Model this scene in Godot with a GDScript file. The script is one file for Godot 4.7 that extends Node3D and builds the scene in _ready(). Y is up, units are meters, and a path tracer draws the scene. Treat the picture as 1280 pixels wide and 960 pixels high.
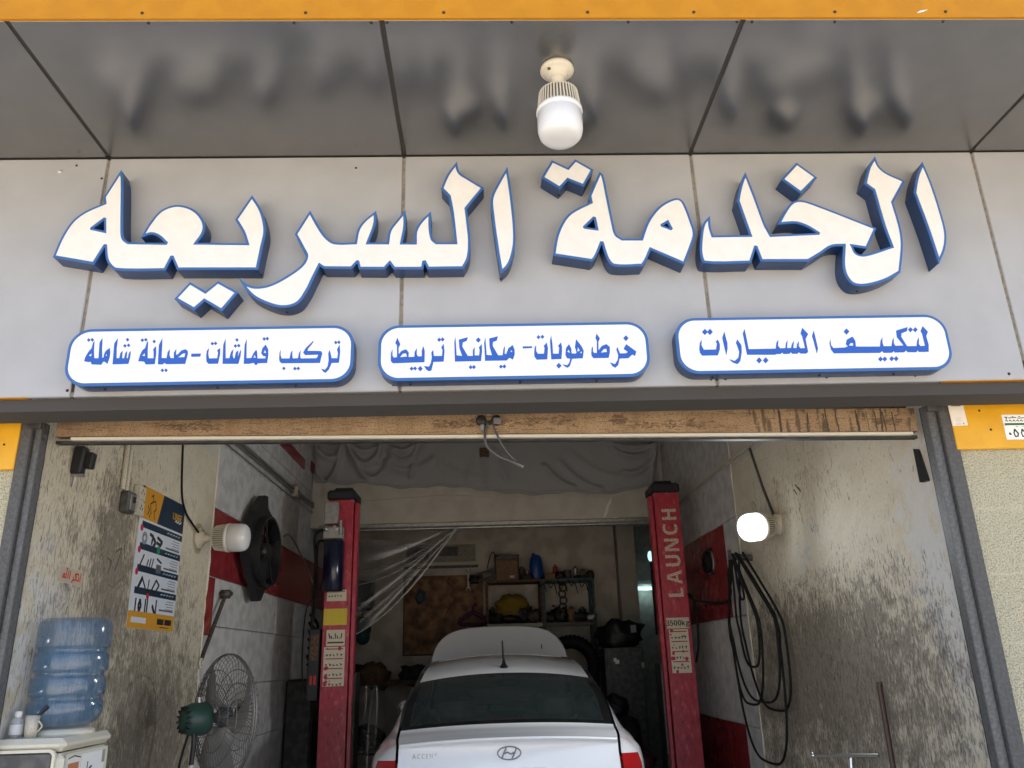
extends Node3D

# An auto repair bay seen from the street: sign fascia and soffit above, the open bay with its lift and a white car below.
# Metres, y up. The sign fascia is the plane z = 0; the bay runs towards -z.

const BAY_FLOOR := 0.2
const FASCIA_TOP := 3.5577
const FASCIA_LOW := 2.5463
const SOFFIT_EDGE := 0.734

var M := {}


func _ready():
	var cam := Camera3D.new()
	cam.name = "camera"
	add_child(cam)
	cam.fov = 51.116
	cam.near = 0.05
	cam.far = 400.0
	cam.transform = Transform3D(camera_basis(0.0369, 0.3322, -0.0298), Vector3(0, 1.6, 2.8))
	cam.current = true

	var sky_mat := ProceduralSkyMaterial.new()
	sky_mat.sky_top_color = Color(0.53, 0.65, 0.84)
	sky_mat.sky_horizon_color = Color(0.84, 0.875, 0.91)
	sky_mat.sky_curve = 0.22
	sky_mat.ground_bottom_color = Color(0.42, 0.38, 0.33)
	sky_mat.ground_horizon_color = Color(0.62, 0.60, 0.57)
	sky_mat.sky_energy_multiplier = 0.82
	sky_mat.sun_angle_max = 12.0
	var sky := Sky.new()
	sky.sky_material = sky_mat
	var env := Environment.new()
	env.background_mode = Environment.BG_SKY
	env.sky = sky
	env.tonemap_mode = Environment.TONE_MAPPER_LINEAR
	env.tonemap_exposure = 3.6
	env.sdfgi_enabled = true
	env.ssao_enabled = true
	env.ssil_enabled = true
	var we := WorldEnvironment.new()
	we.name = "world_environment"
	we.environment = env
	add_child(we)

	var sun := DirectionalLight3D.new()
	sun.name = "sun"
	sun.light_energy = 1.6
	sun.light_color = Color(1.0, 0.95, 0.87)
	sun.light_angular_distance = 0.5
	sun.shadow_enabled = true
	add_child(sun)
	sun.look_at_from_position(Vector3.ZERO, Vector3(-0.14, -0.92, 0.36), Vector3.UP)

	make_materials()
	build_setting()
	build_front()
	build_letters()
	build_sign_boxes()
	build_soffit_lamp()
	build_left_pier_things()
	build_right_pier_things()
	build_bay_things()
	build_lifts()
	build_car()
	build_back_things()


func camera_basis(yaw: float, pitch: float, roll: float) -> Basis:
	var ry := Basis(Vector3(cos(yaw), 0, sin(yaw)), Vector3(0, 1, 0), Vector3(-sin(yaw), 0, cos(yaw)))
	var rx := Basis(Vector3(1, 0, 0), Vector3(0, cos(pitch), sin(pitch)), Vector3(0, -sin(pitch), cos(pitch)))
	var rz := Basis(Vector3(cos(roll), sin(roll), 0), Vector3(-sin(roll), cos(roll), 0), Vector3(0, 0, 1))
	return ry * rx * rz


# ---------------------------------------------------------------- shapes

class MB:
	var st := SurfaceTool.new()
	var xf := Transform3D()
	var group := 1
	var uv_on := false

	func _init():
		st.begin(Mesh.PRIMITIVE_TRIANGLES)

	# counter-clockwise seen from outside
	func tri(a: Vector3, b: Vector3, c: Vector3, smooth := -1, ua := Vector2.ZERO, ub := Vector2.ZERO, uc := Vector2.ZERO):
		st.set_smooth_group(smooth if smooth >= 0 else 0xFFFFFFFF)
		st.set_uv(ua); st.add_vertex(xf * a)
		st.set_uv(uc); st.add_vertex(xf * c)
		st.set_uv(ub); st.add_vertex(xf * b)

	func quad(a: Vector3, b: Vector3, c: Vector3, d: Vector3, smooth := -1):
		var u := [Vector2(0, 1), Vector2(1, 1), Vector2(1, 0), Vector2(0, 0)]
		tri(a, b, c, smooth, u[0], u[1], u[2])
		tri(a, c, d, smooth, u[0], u[2], u[3])

	func box(c: Vector3, s: Vector3, bev := 0.0):
		var h := s * 0.5
		if bev <= 0.0:
			var p := []
			for i in 8:
				p.append(c + Vector3(h.x if i & 1 else -h.x, h.y if i & 2 else -h.y, h.z if i & 4 else -h.z))
			quad(p[4], p[5], p[7], p[6]); quad(p[1], p[0], p[2], p[3])
			quad(p[5], p[1], p[3], p[7]); quad(p[0], p[4], p[6], p[2])
			quad(p[6], p[7], p[3], p[2]); quad(p[0], p[1], p[5], p[4])
			return
		bev = minf(bev, minf(h.x, minf(h.y, h.z)) * 0.95)
		var f := func(sx, sy, sz, ax):
			var v := Vector3(sx * h.x, sy * h.y, sz * h.z)
			for k in 3:
				if k != ax:
					v[k] -= bev * signf(v[k])
			return c + v
		for ax in 3:
			var b1 := (ax + 1) % 3
			var b2 := (ax + 2) % 3
			for s1 in [-1.0, 1.0]:
				var q := []
				for pair in [[-1.0, -1.0], [1.0, -1.0], [1.0, 1.0], [-1.0, 1.0]]:
					var sg := Vector3.ZERO
					sg[ax] = s1; sg[b1] = pair[0]; sg[b2] = pair[1]
					q.append(f.call(sg.x, sg.y, sg.z, ax))
				if s1 > 0: quad(q[0], q[1], q[2], q[3])
				else: quad(q[3], q[2], q[1], q[0])
			# edges along this axis
			for s1 in [-1.0, 1.0]:
				for s2 in [-1.0, 1.0]:
					var lo := Vector3.ZERO
					lo[ax] = -1.0; lo[b1] = s1; lo[b2] = s2
					var hi := lo
					hi[ax] = 1.0
					var a1 = f.call(lo.x, lo.y, lo.z, b1); var a2 = f.call(hi.x, hi.y, hi.z, b1)
					var c1 = f.call(lo.x, lo.y, lo.z, b2); var c2 = f.call(hi.x, hi.y, hi.z, b2)
					if s1 * s2 > 0: quad(a1, c1, c2, a2)
					else: quad(a2, c2, c1, a1)
		for sx in [-1.0, 1.0]:
			for sy in [-1.0, 1.0]:
				for sz in [-1.0, 1.0]:
					var a = f.call(sx, sy, sz, 0); var b = f.call(sx, sy, sz, 1); var d = f.call(sx, sy, sz, 2)
					if sx * sy * sz > 0: tri(a, b, d)
					else: tri(a, d, b)

	func grid(pts: Array, smooth := true, flip := false):
		group += 1
		var nr := pts.size()
		var nc: int = pts[0].size()
		for i in nr - 1:
			for j in nc - 1:
				var a: Vector3 = pts[i][j]; var b: Vector3 = pts[i][j + 1]
				var c: Vector3 = pts[i + 1][j + 1]; var d: Vector3 = pts[i + 1][j]
				var ua := Vector2(float(j) / (nc - 1), float(i) / (nr - 1)); var ub := Vector2(float(j + 1) / (nc - 1), float(i) / (nr - 1))
				var uc := Vector2(float(j + 1) / (nc - 1), float(i + 1) / (nr - 1)); var ud := Vector2(float(j) / (nc - 1), float(i + 1) / (nr - 1))
				var g := group if smooth else -1
				if flip:
					tri(a, c, b, g, ua, uc, ub); tri(a, d, c, g, ua, ud, uc)
				else:
					tri(a, b, c, g, ua, ub, uc); tri(a, c, d, g, ua, uc, ud)

	# a closed profile of [radius, height] turned about y
	func lathe(profile: Array, seg := 20, sharp := false):
		group += 1
		for i in profile.size() - 1:
			if sharp: group += 1
			for j in seg:
				var a0 := TAU * j / seg; var a1 := TAU * (j + 1) / seg
				var r0: float = profile[i][0]; var y0: float = profile[i][1]
				var r1: float = profile[i + 1][0]; var y1: float = profile[i + 1][1]
				var p := Vector3(cos(a0) * r0, y0, sin(a0) * r0); var q := Vector3(cos(a1) * r0, y0, sin(a1) * r0)
				var r := Vector3(cos(a1) * r1, y1, sin(a1) * r1); var s := Vector3(cos(a0) * r1, y1, sin(a0) * r1)
				if r0 > 1e-6: tri(p, r, q, group)
				if r1 > 1e-6: tri(p, s, r, group)

	func tube(pts: Array, radius = 0.01, seg := 8, closed := false):
		group += 1
		var n := pts.size()
		var rings := []
		var up := Vector3.UP
		for i in n:
			var before: Vector3 = pts[(i - 1 + n) % n] if closed or i > 0 else pts[i]
			var after: Vector3 = pts[(i + 1) % n] if closed or i < n - 1 else pts[i]
			var t := (after - before).normalized()
			if i == 0 and absf(t.dot(up)) > 0.9: up = Vector3.RIGHT
			var side := t.cross(up).normalized()
			up = side.cross(t).normalized()
			var r: float = radius[i] if radius is Array else radius
			var ring := []
			for j in seg:
				var a := TAU * j / seg
				ring.append(pts[i] + (side * cos(a) + up * sin(a)) * r)
			rings.append(ring)
		for i in (n if closed else n - 1):
			for j in seg:
				var k := (j + 1) % seg
				var i2 := (i + 1) % n
				tri(rings[i][j], rings[i2][k], rings[i][k], group)
				tri(rings[i][j], rings[i2][j], rings[i2][k], group)
		if not closed:
			for j in range(1, seg - 1):
				tri(rings[0][0], rings[0][j], rings[0][j + 1])
				tri(rings[n - 1][0], rings[n - 1][j + 1], rings[n - 1][j])

	func cyl(a: Vector3, b: Vector3, r: float, seg := 12):
		tube([a, b], r, seg)

	func ball(c: Vector3, r: Vector3, seg := 14):
		var keep := xf
		xf = xf * Transform3D(Basis.from_scale(r), c)
		var prof := []
		for i in seg / 2 + 1:
			var a := PI * i / (seg / 2) - PI / 2
			prof.append([maxf(cos(a), 0.0), sin(a)])
		lathe(prof, seg)
		xf = keep

	# loops[0] outline, the rest holes; extruded from z0 to z1 (front). back: close the back too
	func prism(loops: Array, z0: float, z1: float, back := false):
		for poly in MB.simple(loops):
			var ix := Geometry2D.triangulate_polygon(poly)
			for t in range(0, ix.size(), 3):
				var a: Vector2 = poly[ix[t]]; var b: Vector2 = poly[ix[t + 1]]; var c: Vector2 = poly[ix[t + 2]]
				if (b - a).cross(c - a) < 0:
					var k := b
					b = c; c = k
				tri(Vector3(a.x, a.y, z1), Vector3(b.x, b.y, z1), Vector3(c.x, c.y, z1))
				if back: tri(Vector3(a.x, a.y, z0), Vector3(c.x, c.y, z0), Vector3(b.x, b.y, z0))
		if z1 - z0 < 1e-6: return
		for li in loops.size():
			var loop: PackedVector2Array = loops[li]
			var ccw := MB.signed_area(loop) > 0
			if li > 0: ccw = not ccw
			for i in loop.size():
				var a: Vector2 = loop[i]; var b: Vector2 = loop[(i + 1) % loop.size()]
				if a.distance_to(b) < 1e-6: continue
				if not ccw:
					var k := a
					a = b; b = k
				quad(Vector3(a.x, a.y, z0), Vector3(b.x, b.y, z0), Vector3(b.x, b.y, z1), Vector3(a.x, a.y, z1))

	static func signed_area(p: PackedVector2Array) -> float:
		var s := 0.0
		for i in p.size():
			s += p[i].cross(p[(i + 1) % p.size()])
		return s * 0.5

	static func simple(loops: Array) -> Array:
		if loops.size() == 1: return [loops[0]]
		var cuts := []
		for i in range(1, loops.size()):
			var c := 0.0
			for p in loops[i]: c += p.x
			cuts.append(c / loops[i].size())
		cuts.sort()
		cuts.push_front(-99.0); cuts.append(99.0)
		var out := []
		for k in cuts.size() - 1:
			var strip := PackedVector2Array([Vector2(cuts[k], -99), Vector2(cuts[k + 1], -99), Vector2(cuts[k + 1], 99), Vector2(cuts[k], 99)])
			var pieces: Array = Geometry2D.intersect_polygons(loops[0], strip)
			for h in range(1, loops.size()):
				var more := []
				for q in pieces:
					for r in Geometry2D.clip_polygons(q, loops[h]):
						if not Geometry2D.is_polygon_clockwise(r): more.append(r)
				pieces = more
			out.append_array(pieces)
		return out

	func done() -> ArrayMesh:
		st.generate_normals()
		return st.commit()


func turned(at: Vector3, yaw := 0.0, pitch := 0.0, roll := 0.0) -> Transform3D:
	return Transform3D(Basis.from_euler(Vector3(pitch, yaw, roll)), at)

# y axis of the shape laid along DIR
func along(at: Vector3, dir: Vector3) -> Transform3D:
	var y := dir.normalized()
	var x := y.cross(Vector3(0.31, 0.2, 0.93)).normalized()
	return Transform3D(Basis(x, y, x.cross(y)), at)

func rect2(w: float, h: float, r := 0.0, seg := 8) -> PackedVector2Array:
	var p := PackedVector2Array()
	if r <= 0.0:
		return PackedVector2Array([Vector2(-w / 2, -h / 2), Vector2(w / 2, -h / 2), Vector2(w / 2, h / 2), Vector2(-w / 2, h / 2)])
	for k in 4:
		var c := Vector2((w / 2 - r) * (1 if k in [0, 3] else -1), (h / 2 - r) * (1 if k < 2 else -1))
		for i in seg + 1:
			var a := PI / 2 * k + PI / 2 * i / seg
			p.append(c + Vector2(cos(a), sin(a)) * r)
	return p

func curve3(pts: Array, sub := 6, closed := false) -> Array:
	var out := []
	var n := pts.size()
	for i in (n if closed else n - 1):
		var a: Vector3 = pts[(i - 1 + n) % n] if closed or i > 0 else pts[i]
		var b: Vector3 = pts[i]
		var c: Vector3 = pts[(i + 1) % n]
		var d: Vector3 = pts[(i + 2) % n] if closed or i < n - 2 else c
		for k in sub:
			out.append(b.cubic_interpolate(c, a, d, float(k) / sub))
	if not closed: out.append(pts[n - 1])
	return out

# [x, y, corner, x, y, corner, ...] -> smooth outline, SCALE metres per unit
func outline(v: Array, scale: float, sub := 5) -> PackedVector2Array:
	var n := v.size() / 3
	var p := []; var cor := []
	for i in n:
		p.append(Vector2(v[i * 3], v[i * 3 + 1]) * scale)
		cor.append(v[i * 3 + 2] == 1)
	var out := PackedVector2Array()
	for i in n:
		var j := (i + 1) % n
		var a: Vector2 = p[i]; var b: Vector2 = p[j]
		out.append(a)
		if cor[i] and cor[j]: continue
		var l := a.distance_to(b)
		var ta: Vector2 = (b - a) if cor[i] else ((b - p[(i - 1 + n) % n]).normalized() * l)
		var tb: Vector2 = (b - a) if cor[j] else ((p[(j + 1) % n] - a).normalized() * l)
		for k in range(1, sub):
			var t := float(k) / sub
			var t2 := t * t; var t3 := t2 * t
			out.append(a * (2 * t3 - 3 * t2 + 1) + ta * (t3 - 2 * t2 + t) + b * (3 * t2 - 2 * t3) + tb * (t3 - t2))
	if MB.signed_area(out) < 0: out.reverse()
	return out

func straight(v: Array, scale: float) -> PackedVector2Array:
	var out := PackedVector2Array()
	for i in range(0, v.size(), 2): out.append(Vector2(v[i], v[i + 1]) * scale)
	if MB.signed_area(out) < 0: out.reverse()
	return out

func inset(loops: Array, by: float) -> Array:
	var out := []
	for i in loops.size():
		var r := Geometry2D.offset_polygon(loops[i], -by if i == 0 else by, Geometry2D.JOIN_MITER)
		var best := PackedVector2Array()
		for q in r:
			if absf(MB.signed_area(q)) > absf(MB.signed_area(best)): best = q
		if best.size() > 2: out.append(best)
	return out

# ---------------------------------------------------------------- things

var taken := {}

func numbered(called: String) -> String:
	taken[called] = taken.get(called, -1) + 1
	return called if taken[called] == 0 else "%s_%03d" % [called, taken[called]]

func tag(o: Node, label: String, category: String, group := "", kind := ""):
	if label: o.set_meta("label", label)
	if category: o.set_meta("category", category)
	if group: o.set_meta("group", group)
	if kind: o.set_meta("kind", kind)
	return o

func thing(called: String, label: String, category: String, at := Vector3.ZERO, turn := 0.0, group := "") -> Node3D:
	var o := Node3D.new()
	o.name = numbered(called)
	add_child(o)
	o.position = at
	o.rotation.y = turn
	return tag(o, label, category, group)

func part(called: String, mesh, m: Material, parent: Node, label := "") -> MeshInstance3D:
	var o := MeshInstance3D.new()
	o.name = called if parent != self else numbered(called)
	o.mesh = mesh.done() if mesh is MB else mesh
	o.material_override = m
	parent.add_child(o, true)
	if label: o.set_meta("label", label)
	return o

func single(called: String, mesh, m: Material, label: String, category: String, group := "") -> MeshInstance3D:
	return tag(part(called, mesh, m, self), label, category, group)

func setting(called: String, mesh, m: Material) -> MeshInstance3D:
	return tag(part(called, mesh, m, self), "", "", "", "structure")

func a_box(c: Vector3, s: Vector3, bev := 0.0) -> MB:
	var b := MB.new()
	b.box(c, s, bev)
	return b

func a_tube(pts: Array, r, seg := 8, closed := false) -> MB:
	var b := MB.new()
	b.tube(pts, r, seg, closed)
	return b

# one part per letter, set side by side and centred
func letter_row(text: String, height: float, depth: float, m: Material, parent: Node, at: Transform3D, gap := 0.1, bold := true):
	var made := []
	var total := 0.0
	for ch in text:
		var t := letters_mesh(ch, height, depth, bold)
		var box := t.get_aabb()
		made.append([t, box, total])
		total += box.size.x + gap * height
	total -= gap * height
	for e in made:
		var box: AABB = e[1]
		var o := part("letter", e[0], m, parent)
		o.transform = at * Transform3D(Basis(), Vector3(e[2] - total / 2 - box.position.x, 0, 0))

func letters_mesh(text: String, height: float, depth: float, bold := true, font_name := "Droid Sans") -> TextMesh:
	var f := SystemFont.new()
	f.font_names = PackedStringArray([font_name])
	f.font_weight = 700 if bold else 400
	var t := TextMesh.new()
	t.font = f
	t.text = text
	t.font_size = 64
	t.pixel_size = height / 46.0
	t.depth = depth
	t.curve_step = 1.5
	return t
# ---------------------------------------------------------------- materials

func lin(r: float, g: float, b: float, a := 1.0) -> Color:
	var c := Color(r, g, b).linear_to_srgb()
	c.a = a
	return c

func plain(r: float, g: float, b: float, rough := 0.6, metal := 0.0) -> StandardMaterial3D:
	var m := StandardMaterial3D.new()
	m.albedo_color = lin(r, g, b)
	m.roughness = rough
	m.metallic = metal
	return m

func noise_tex(seed_: int, freq: float, stops: Array, size := 512, type := FastNoiseLite.TYPE_SIMPLEX_SMOOTH, octaves := 4, normal := 0.0) -> NoiseTexture2D:
	var n := FastNoiseLite.new()
	n.seed = seed_
	n.noise_type = type
	n.frequency = freq
	n.fractal_octaves = octaves
	var t := NoiseTexture2D.new()
	t.width = size
	t.height = size
	t.seamless = true
	t.noise = n
	if normal > 0.0:
		t.as_normal_map = true
		t.bump_strength = normal
	elif stops:
		var g := Gradient.new()
		var off := PackedFloat32Array(); var col := PackedColorArray()
		for s in stops:
			off.append(s[0]); col.append(s[1])
		g.offsets = off; g.colors = col
		t.color_ramp = g
	return t

# a surface with patches and grain: two triplanar layers of computed noise, in world metres
func mottled(a: Color, b: Color, seed_: int, metres: float, rough: float, stops := [0.3, 0.7], bump := 0.0, metal := 0.0, octaves := 5) -> StandardMaterial3D:
	var m := StandardMaterial3D.new()
	m.albedo_texture = noise_tex(seed_, 0.012, [[stops[0], a], [stops[1], b]], 512, FastNoiseLite.TYPE_SIMPLEX_SMOOTH, octaves)
	m.uv1_triplanar = true
	m.uv1_world_triplanar = true
	m.uv1_scale = Vector3.ONE / metres
	m.roughness = rough
	m.metallic = metal
	if bump > 0.0:
		m.heightmap_enabled = true
		m.heightmap_texture = noise_tex(seed_ + 50, 0.06, [], 512, FastNoiseLite.TYPE_SIMPLEX_SMOOTH, 4)
		m.heightmap_scale = bump
	return m

func make_materials():
	# metal composite cladding: silver grey, satin
	M.silver = mottled(lin(0.365, 0.361, 0.353), lin(0.395, 0.39, 0.382), 3, 1.7, 0.42, [0.2, 0.8], 0.0, 0.12)
	M.soffit = mottled(lin(0.225, 0.225, 0.226), lin(0.24, 0.24, 0.24), 4, 0.9, 0.19, [0.2, 0.8], 0.0, 0.88)
	M.soffit.roughness = 0.25
	M.underside = mottled(lin(0.30, 0.30, 0.30), lin(0.33, 0.33, 0.328), 44, 0.7, 0.3, [0.2, 0.8], 0.0, 0.45)
	M.orange = mottled(lin(0.42, 0.175, 0.004), lin(0.46, 0.195, 0.005), 5, 0.8, 0.5)
	M.orange.metallic_specular = 0.3
	M.joint = plain(0.055, 0.05, 0.045, 0.9)
	M.sealant = mottled(lin(0.16, 0.14, 0.11), lin(0.24, 0.21, 0.17), 6, 0.2, 0.8)
	M.screw = plain(0.03, 0.03, 0.03, 0.4, 0.6)
	M.rivet = plain(0.55, 0.53, 0.5, 0.35, 0.6)
	M.blue = plain(0.012, 0.042, 0.125, 0.36)
	M.blue_trim = plain(0.03, 0.115, 0.33, 0.4)
	M.acrylic = mottled(lin(0.73, 0.70, 0.635), lin(0.765, 0.735, 0.67), 11, 0.5, 0.10, [0.2, 0.8])
	M.acrylic.normal_enabled = true
	M.acrylic.normal_texture = noise_tex(12, 0.006, [], 256, FastNoiseLite.TYPE_SIMPLEX_SMOOTH, 1, 3.0)
	M.acrylic.normal_scale = 0.05
	M.sign_white = mottled(lin(0.72, 0.72, 0.71), lin(0.79, 0.79, 0.785), 13, 0.3, 0.3, [0.2, 0.6])
	M.vinyl = plain(0.013, 0.09, 0.42, 0.4)
	M.frame_dark = mottled(lin(0.065, 0.064, 0.061), lin(0.095, 0.093, 0.089), 14, 0.12, 0.7, [0.25, 0.8])
	M.rail = mottled(lin(0.095, 0.094, 0.092), lin(0.135, 0.133, 0.13), 15, 0.12, 0.55, [0.3, 0.75], 0.0, 0.3)
	M.stucco = mottled(lin(0.45, 0.41, 0.27), lin(0.58, 0.54, 0.39), 16, 0.25, 0.95, [0.3, 0.6])
	M.stucco.albedo_texture = noise_tex(16, 0.055, [[0.25, lin(0.36, 0.33, 0.21)], [0.42, lin(0.52, 0.48, 0.33)], [0.75, lin(0.60, 0.56, 0.41)]], 512, FastNoiseLite.TYPE_SIMPLEX_SMOOTH, 3)
	M.stucco.heightmap_enabled = true
	M.stucco.heightmap_texture = noise_tex(16, 0.055, [], 512, FastNoiseLite.TYPE_SIMPLEX_SMOOTH, 3)
	M.stucco.heightmap_scale = 0.8
	M.yellow = mottled(lin(0.72, 0.36, 0.006), lin(0.76, 0.39, 0.010), 17, 0.7, 0.4)
	M.street = mottled(lin(0.40, 0.365, 0.315), lin(0.48, 0.44, 0.385), 18, 3.0, 0.95, [0.25, 0.75], 0.3)
	M.floor = mottled(lin(0.26, 0.25, 0.23), lin(0.40, 0.385, 0.355), 19, 2.6, 0.7, [0.1, 0.85])
	M.wall_grey = mottled(lin(0.43, 0.42, 0.40), lin(0.54, 0.53, 0.51), 20, 0.9, 0.85, [0.25, 0.65], 0.05)
	M.wall_back = mottled(lin(0.50, 0.45, 0.37), lin(0.66, 0.605, 0.52), 21, 2.6, 0.9, [0.3, 0.62], 0.05)
	M.concrete = mottled(lin(0.49, 0.45, 0.38), lin(0.55, 0.51, 0.44), 22, 1.6, 0.9, [0.3, 0.7], 0.05)
	M.ceiling = mottled(lin(0.42, 0.40, 0.37), lin(0.5, 0.48, 0.45), 23, 1.4, 0.95)
	M.red_gloss = mottled(lin(0.235, 0.022, 0.028), lin(0.28, 0.03, 0.034), 24, 0.9, 0.22, [0.3, 0.7])
	M.edge_paint = mottled(lin(0.45, 0.41, 0.30), lin(0.68, 0.64, 0.5), 25, 0.06, 0.85, [0.35, 0.6])
	M.black = plain(0.012, 0.012, 0.013, 0.5)
	M.black_gloss = plain(0.008, 0.008, 0.009, 0.12)
	M.rubber = plain(0.010, 0.010, 0.010, 0.6)
	M.rubber.metallic_specular = 0.3
	M.grease = mottled(lin(0.012, 0.011, 0.010), lin(0.035, 0.03, 0.025), 26, 0.6, 0.6, [0.3, 0.7])
	M.iron = mottled(lin(0.05, 0.045, 0.04), lin(0.14, 0.12, 0.10), 27, 0.15, 0.55, [0.3, 0.7], 0.0, 0.5)
	M.chrome = plain(0.62, 0.61, 0.59, 0.22, 1.0)
	M.steel = mottled(lin(0.34, 0.33, 0.31), lin(0.42, 0.41, 0.385), 28, 0.4, 0.4, [0.3, 0.7], 0.0, 0.8)
	M.lift_red = mottled(lin(0.34, 0.016, 0.035), lin(0.43, 0.026, 0.05), 29, 0.22, 0.3, [0.2, 0.45])
	M.lift_red.albedo_texture = noise_tex(29, 0.02, [[0.15, lin(0.09, 0.012, 0.018)], [0.22, lin(0.33, 0.016, 0.034)], [0.72, lin(0.43, 0.026, 0.05)], [0.80, lin(0.50, 0.09, 0.10)]], 512, FastNoiseLite.TYPE_SIMPLEX_SMOOTH, 6)
	M.lift_red.uv1_scale = Vector3(2.2, 0.9, 2.2)
	M.lift_red.clearcoat_enabled = true
	M.lift_red.clearcoat = 0.4
	M.decal_pale = mottled(lin(0.42, 0.36, 0.26), lin(0.62, 0.56, 0.44), 30, 0.08, 0.6, [0.3, 0.6])
	M.worn_letter = mottled(lin(0.37, 0.02, 0.04), lin(0.58, 0.50, 0.38), 31, 0.07, 0.5, [0.27, 0.34])
	M.cream = plain(0.60, 0.55, 0.44, 0.45)
	M.socket = mottled(lin(0.42, 0.38, 0.30), lin(0.58, 0.54, 0.45), 32, 0.05, 0.5)
	M.lamp_white = plain(0.72, 0.70, 0.66, 0.4)
	M.lamp_grille = plain(0.20, 0.175, 0.14, 0.5, 0.2)
	M.fabric = mottled(lin(0.31, 0.306, 0.302), lin(0.335, 0.33, 0.326), 33, 0.15, 0.95, [0.3, 0.7])
	M.plywood = mottled(lin(0.10, 0.05, 0.024), lin(0.40, 0.215, 0.105), 34, 1.1, 0.7, [0.1, 0.9])
	M.cardboard = mottled(lin(0.22, 0.13, 0.07), lin(0.27, 0.165, 0.09), 35, 0.3, 0.85)
	M.car_white = plain(0.86, 0.87, 0.88, 0.28)
	M.car_white.clearcoat_enabled = true
	M.car_white.clearcoat = 1.0
	M.car_white.clearcoat_roughness = 0.04
	M.glass_dark = plain(0.02, 0.03, 0.03, 0.03)
	M.glass_dark.albedo_color = lin(0.02, 0.03, 0.03, 0.72)
	M.glass_dark.transparency = BaseMaterial3D.TRANSPARENCY_ALPHA
	M.tail_red = plain(0.42, 0.012, 0.015, 0.08)
	M.plastic_film = plain(0.5, 0.5, 0.48, 0.2)
	M.plastic_film.albedo_color = lin(0.07, 0.07, 0.068, 0.22)
	M.plastic_film.transparency = BaseMaterial3D.TRANSPARENCY_ALPHA
	M.bottle = plain(0.24, 0.55, 0.75, 0.14)
	M.bottle.albedo_color = lin(0.025, 0.13, 0.27, 0.27)
	M.bottle.transparency = BaseMaterial3D.TRANSPARENCY_ALPHA
	M.clear = plain(0.8, 0.82, 0.82, 0.08)
	M.clear.albedo_color = lin(0.8, 0.82, 0.82, 0.3)
	M.clear.transparency = BaseMaterial3D.TRANSPARENCY_ALPHA
	M.water = plain(0.5, 0.75, 0.85, 0.05)
	M.cooler = mottled(lin(0.58, 0.53, 0.41), lin(0.64, 0.595, 0.475), 36, 0.8, 0.45, [0.2, 0.8])
	M.green_paint = plain(0.02, 0.055, 0.04, 0.45)
	M.navy = plain(0.006, 0.009, 0.028, 0.2)
	M.blue_plastic = plain(0.012, 0.07, 0.30, 0.4)
	M.yellow_cloth = plain(0.27, 0.175, 0.015, 0.9)
	M.purple = plain(0.10, 0.01, 0.06, 0.5)
	M.rust = mottled(lin(0.10, 0.05, 0.025), lin(0.22, 0.13, 0.07), 37, 0.12, 0.8)
	M.teal = plain(0.02, 0.075, 0.08, 0.5)
	M.wood_dark = mottled(lin(0.06, 0.03, 0.015), lin(0.13, 0.07, 0.035), 38, 0.2, 0.7)
	M.ac_face = mottled(lin(0.25, 0.23, 0.18), lin(0.36, 0.33, 0.26), 39, 0.3, 0.6)
	M.dark_metal = mottled(lin(0.06, 0.06, 0.059), lin(0.10, 0.098, 0.092), 40, 0.5, 0.5, [0.3, 0.65], 0.0, 0.3)
	M.led = plain(0.9, 0.92, 0.95, 0.4)
	M.led.emission_enabled = true
	M.led.emission = Color(0.95, 0.98, 1.0)
	M.led.emission_energy_multiplier = 0.6
	M.tube_glow = plain(0.8, 0.9, 0.88, 0.4)
	M.tube_glow.emission_enabled = true
	M.tube_glow.emission = Color(0.75, 0.97, 0.95)
	M.tube_glow.emission_energy_multiplier = 0.35
	M.white_paint = plain(0.72, 0.72, 0.70, 0.4)
	M.brown_rod = plain(0.06, 0.032, 0.022, 0.5)
	M.fan_wire = plain(0.20, 0.19, 0.175, 0.45, 0.6)
	M.fan_blade = plain(0.24, 0.23, 0.21, 0.5, 0.2)
	M.fan_blue = plain(0.05, 0.09, 0.11, 0.7)
	M.red_dark = plain(0.06, 0.012, 0.015, 0.6)
	M.paper = plain(0.62, 0.62, 0.60, 0.6)
	M.yellow_label = mottled(lin(0.55, 0.40, 0.02), lin(0.66, 0.50, 0.04), 41, 0.05, 0.5)
	M.badge_chrome = plain(0.26, 0.26, 0.27, 0.3, 1.0)
	M.bottle.metallic_specular = 0.4
	M.text_black = plain(0.012, 0.012, 0.012, 0.5)
	M.gold = plain(0.48, 0.26, 0.03, 0.5)
	M.red_print = plain(0.45, 0.03, 0.03, 0.6)

# ---- computed pictures of what the surfaces are made of

func field(seed_: int, freq: float, w: int, h: int, octaves := 4) -> PackedByteArray:
	var n := FastNoiseLite.new()
	n.seed = seed_
	n.frequency = freq
	n.noise_type = FastNoiseLite.TYPE_SIMPLEX_SMOOTH
	n.fractal_octaves = octaves
	var im := n.get_image(w, h, false, false, true)
	im.convert(Image.FORMAT_L8)
	return im.get_data()

# a field drawn out along v by K
func streaks(seed_: int, freq: float, w: int, h: int, k: int) -> PackedByteArray:
	var n := FastNoiseLite.new()
	n.seed = seed_
	n.frequency = freq
	n.noise_type = FastNoiseLite.TYPE_SIMPLEX_SMOOTH
	n.fractal_octaves = 3
	var im := n.get_image(w, maxi(4, h / k), false, false, true)
	im.convert(Image.FORMAT_L8)
	im.resize(w, h, Image.INTERPOLATE_CUBIC)
	return im.get_data()

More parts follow.
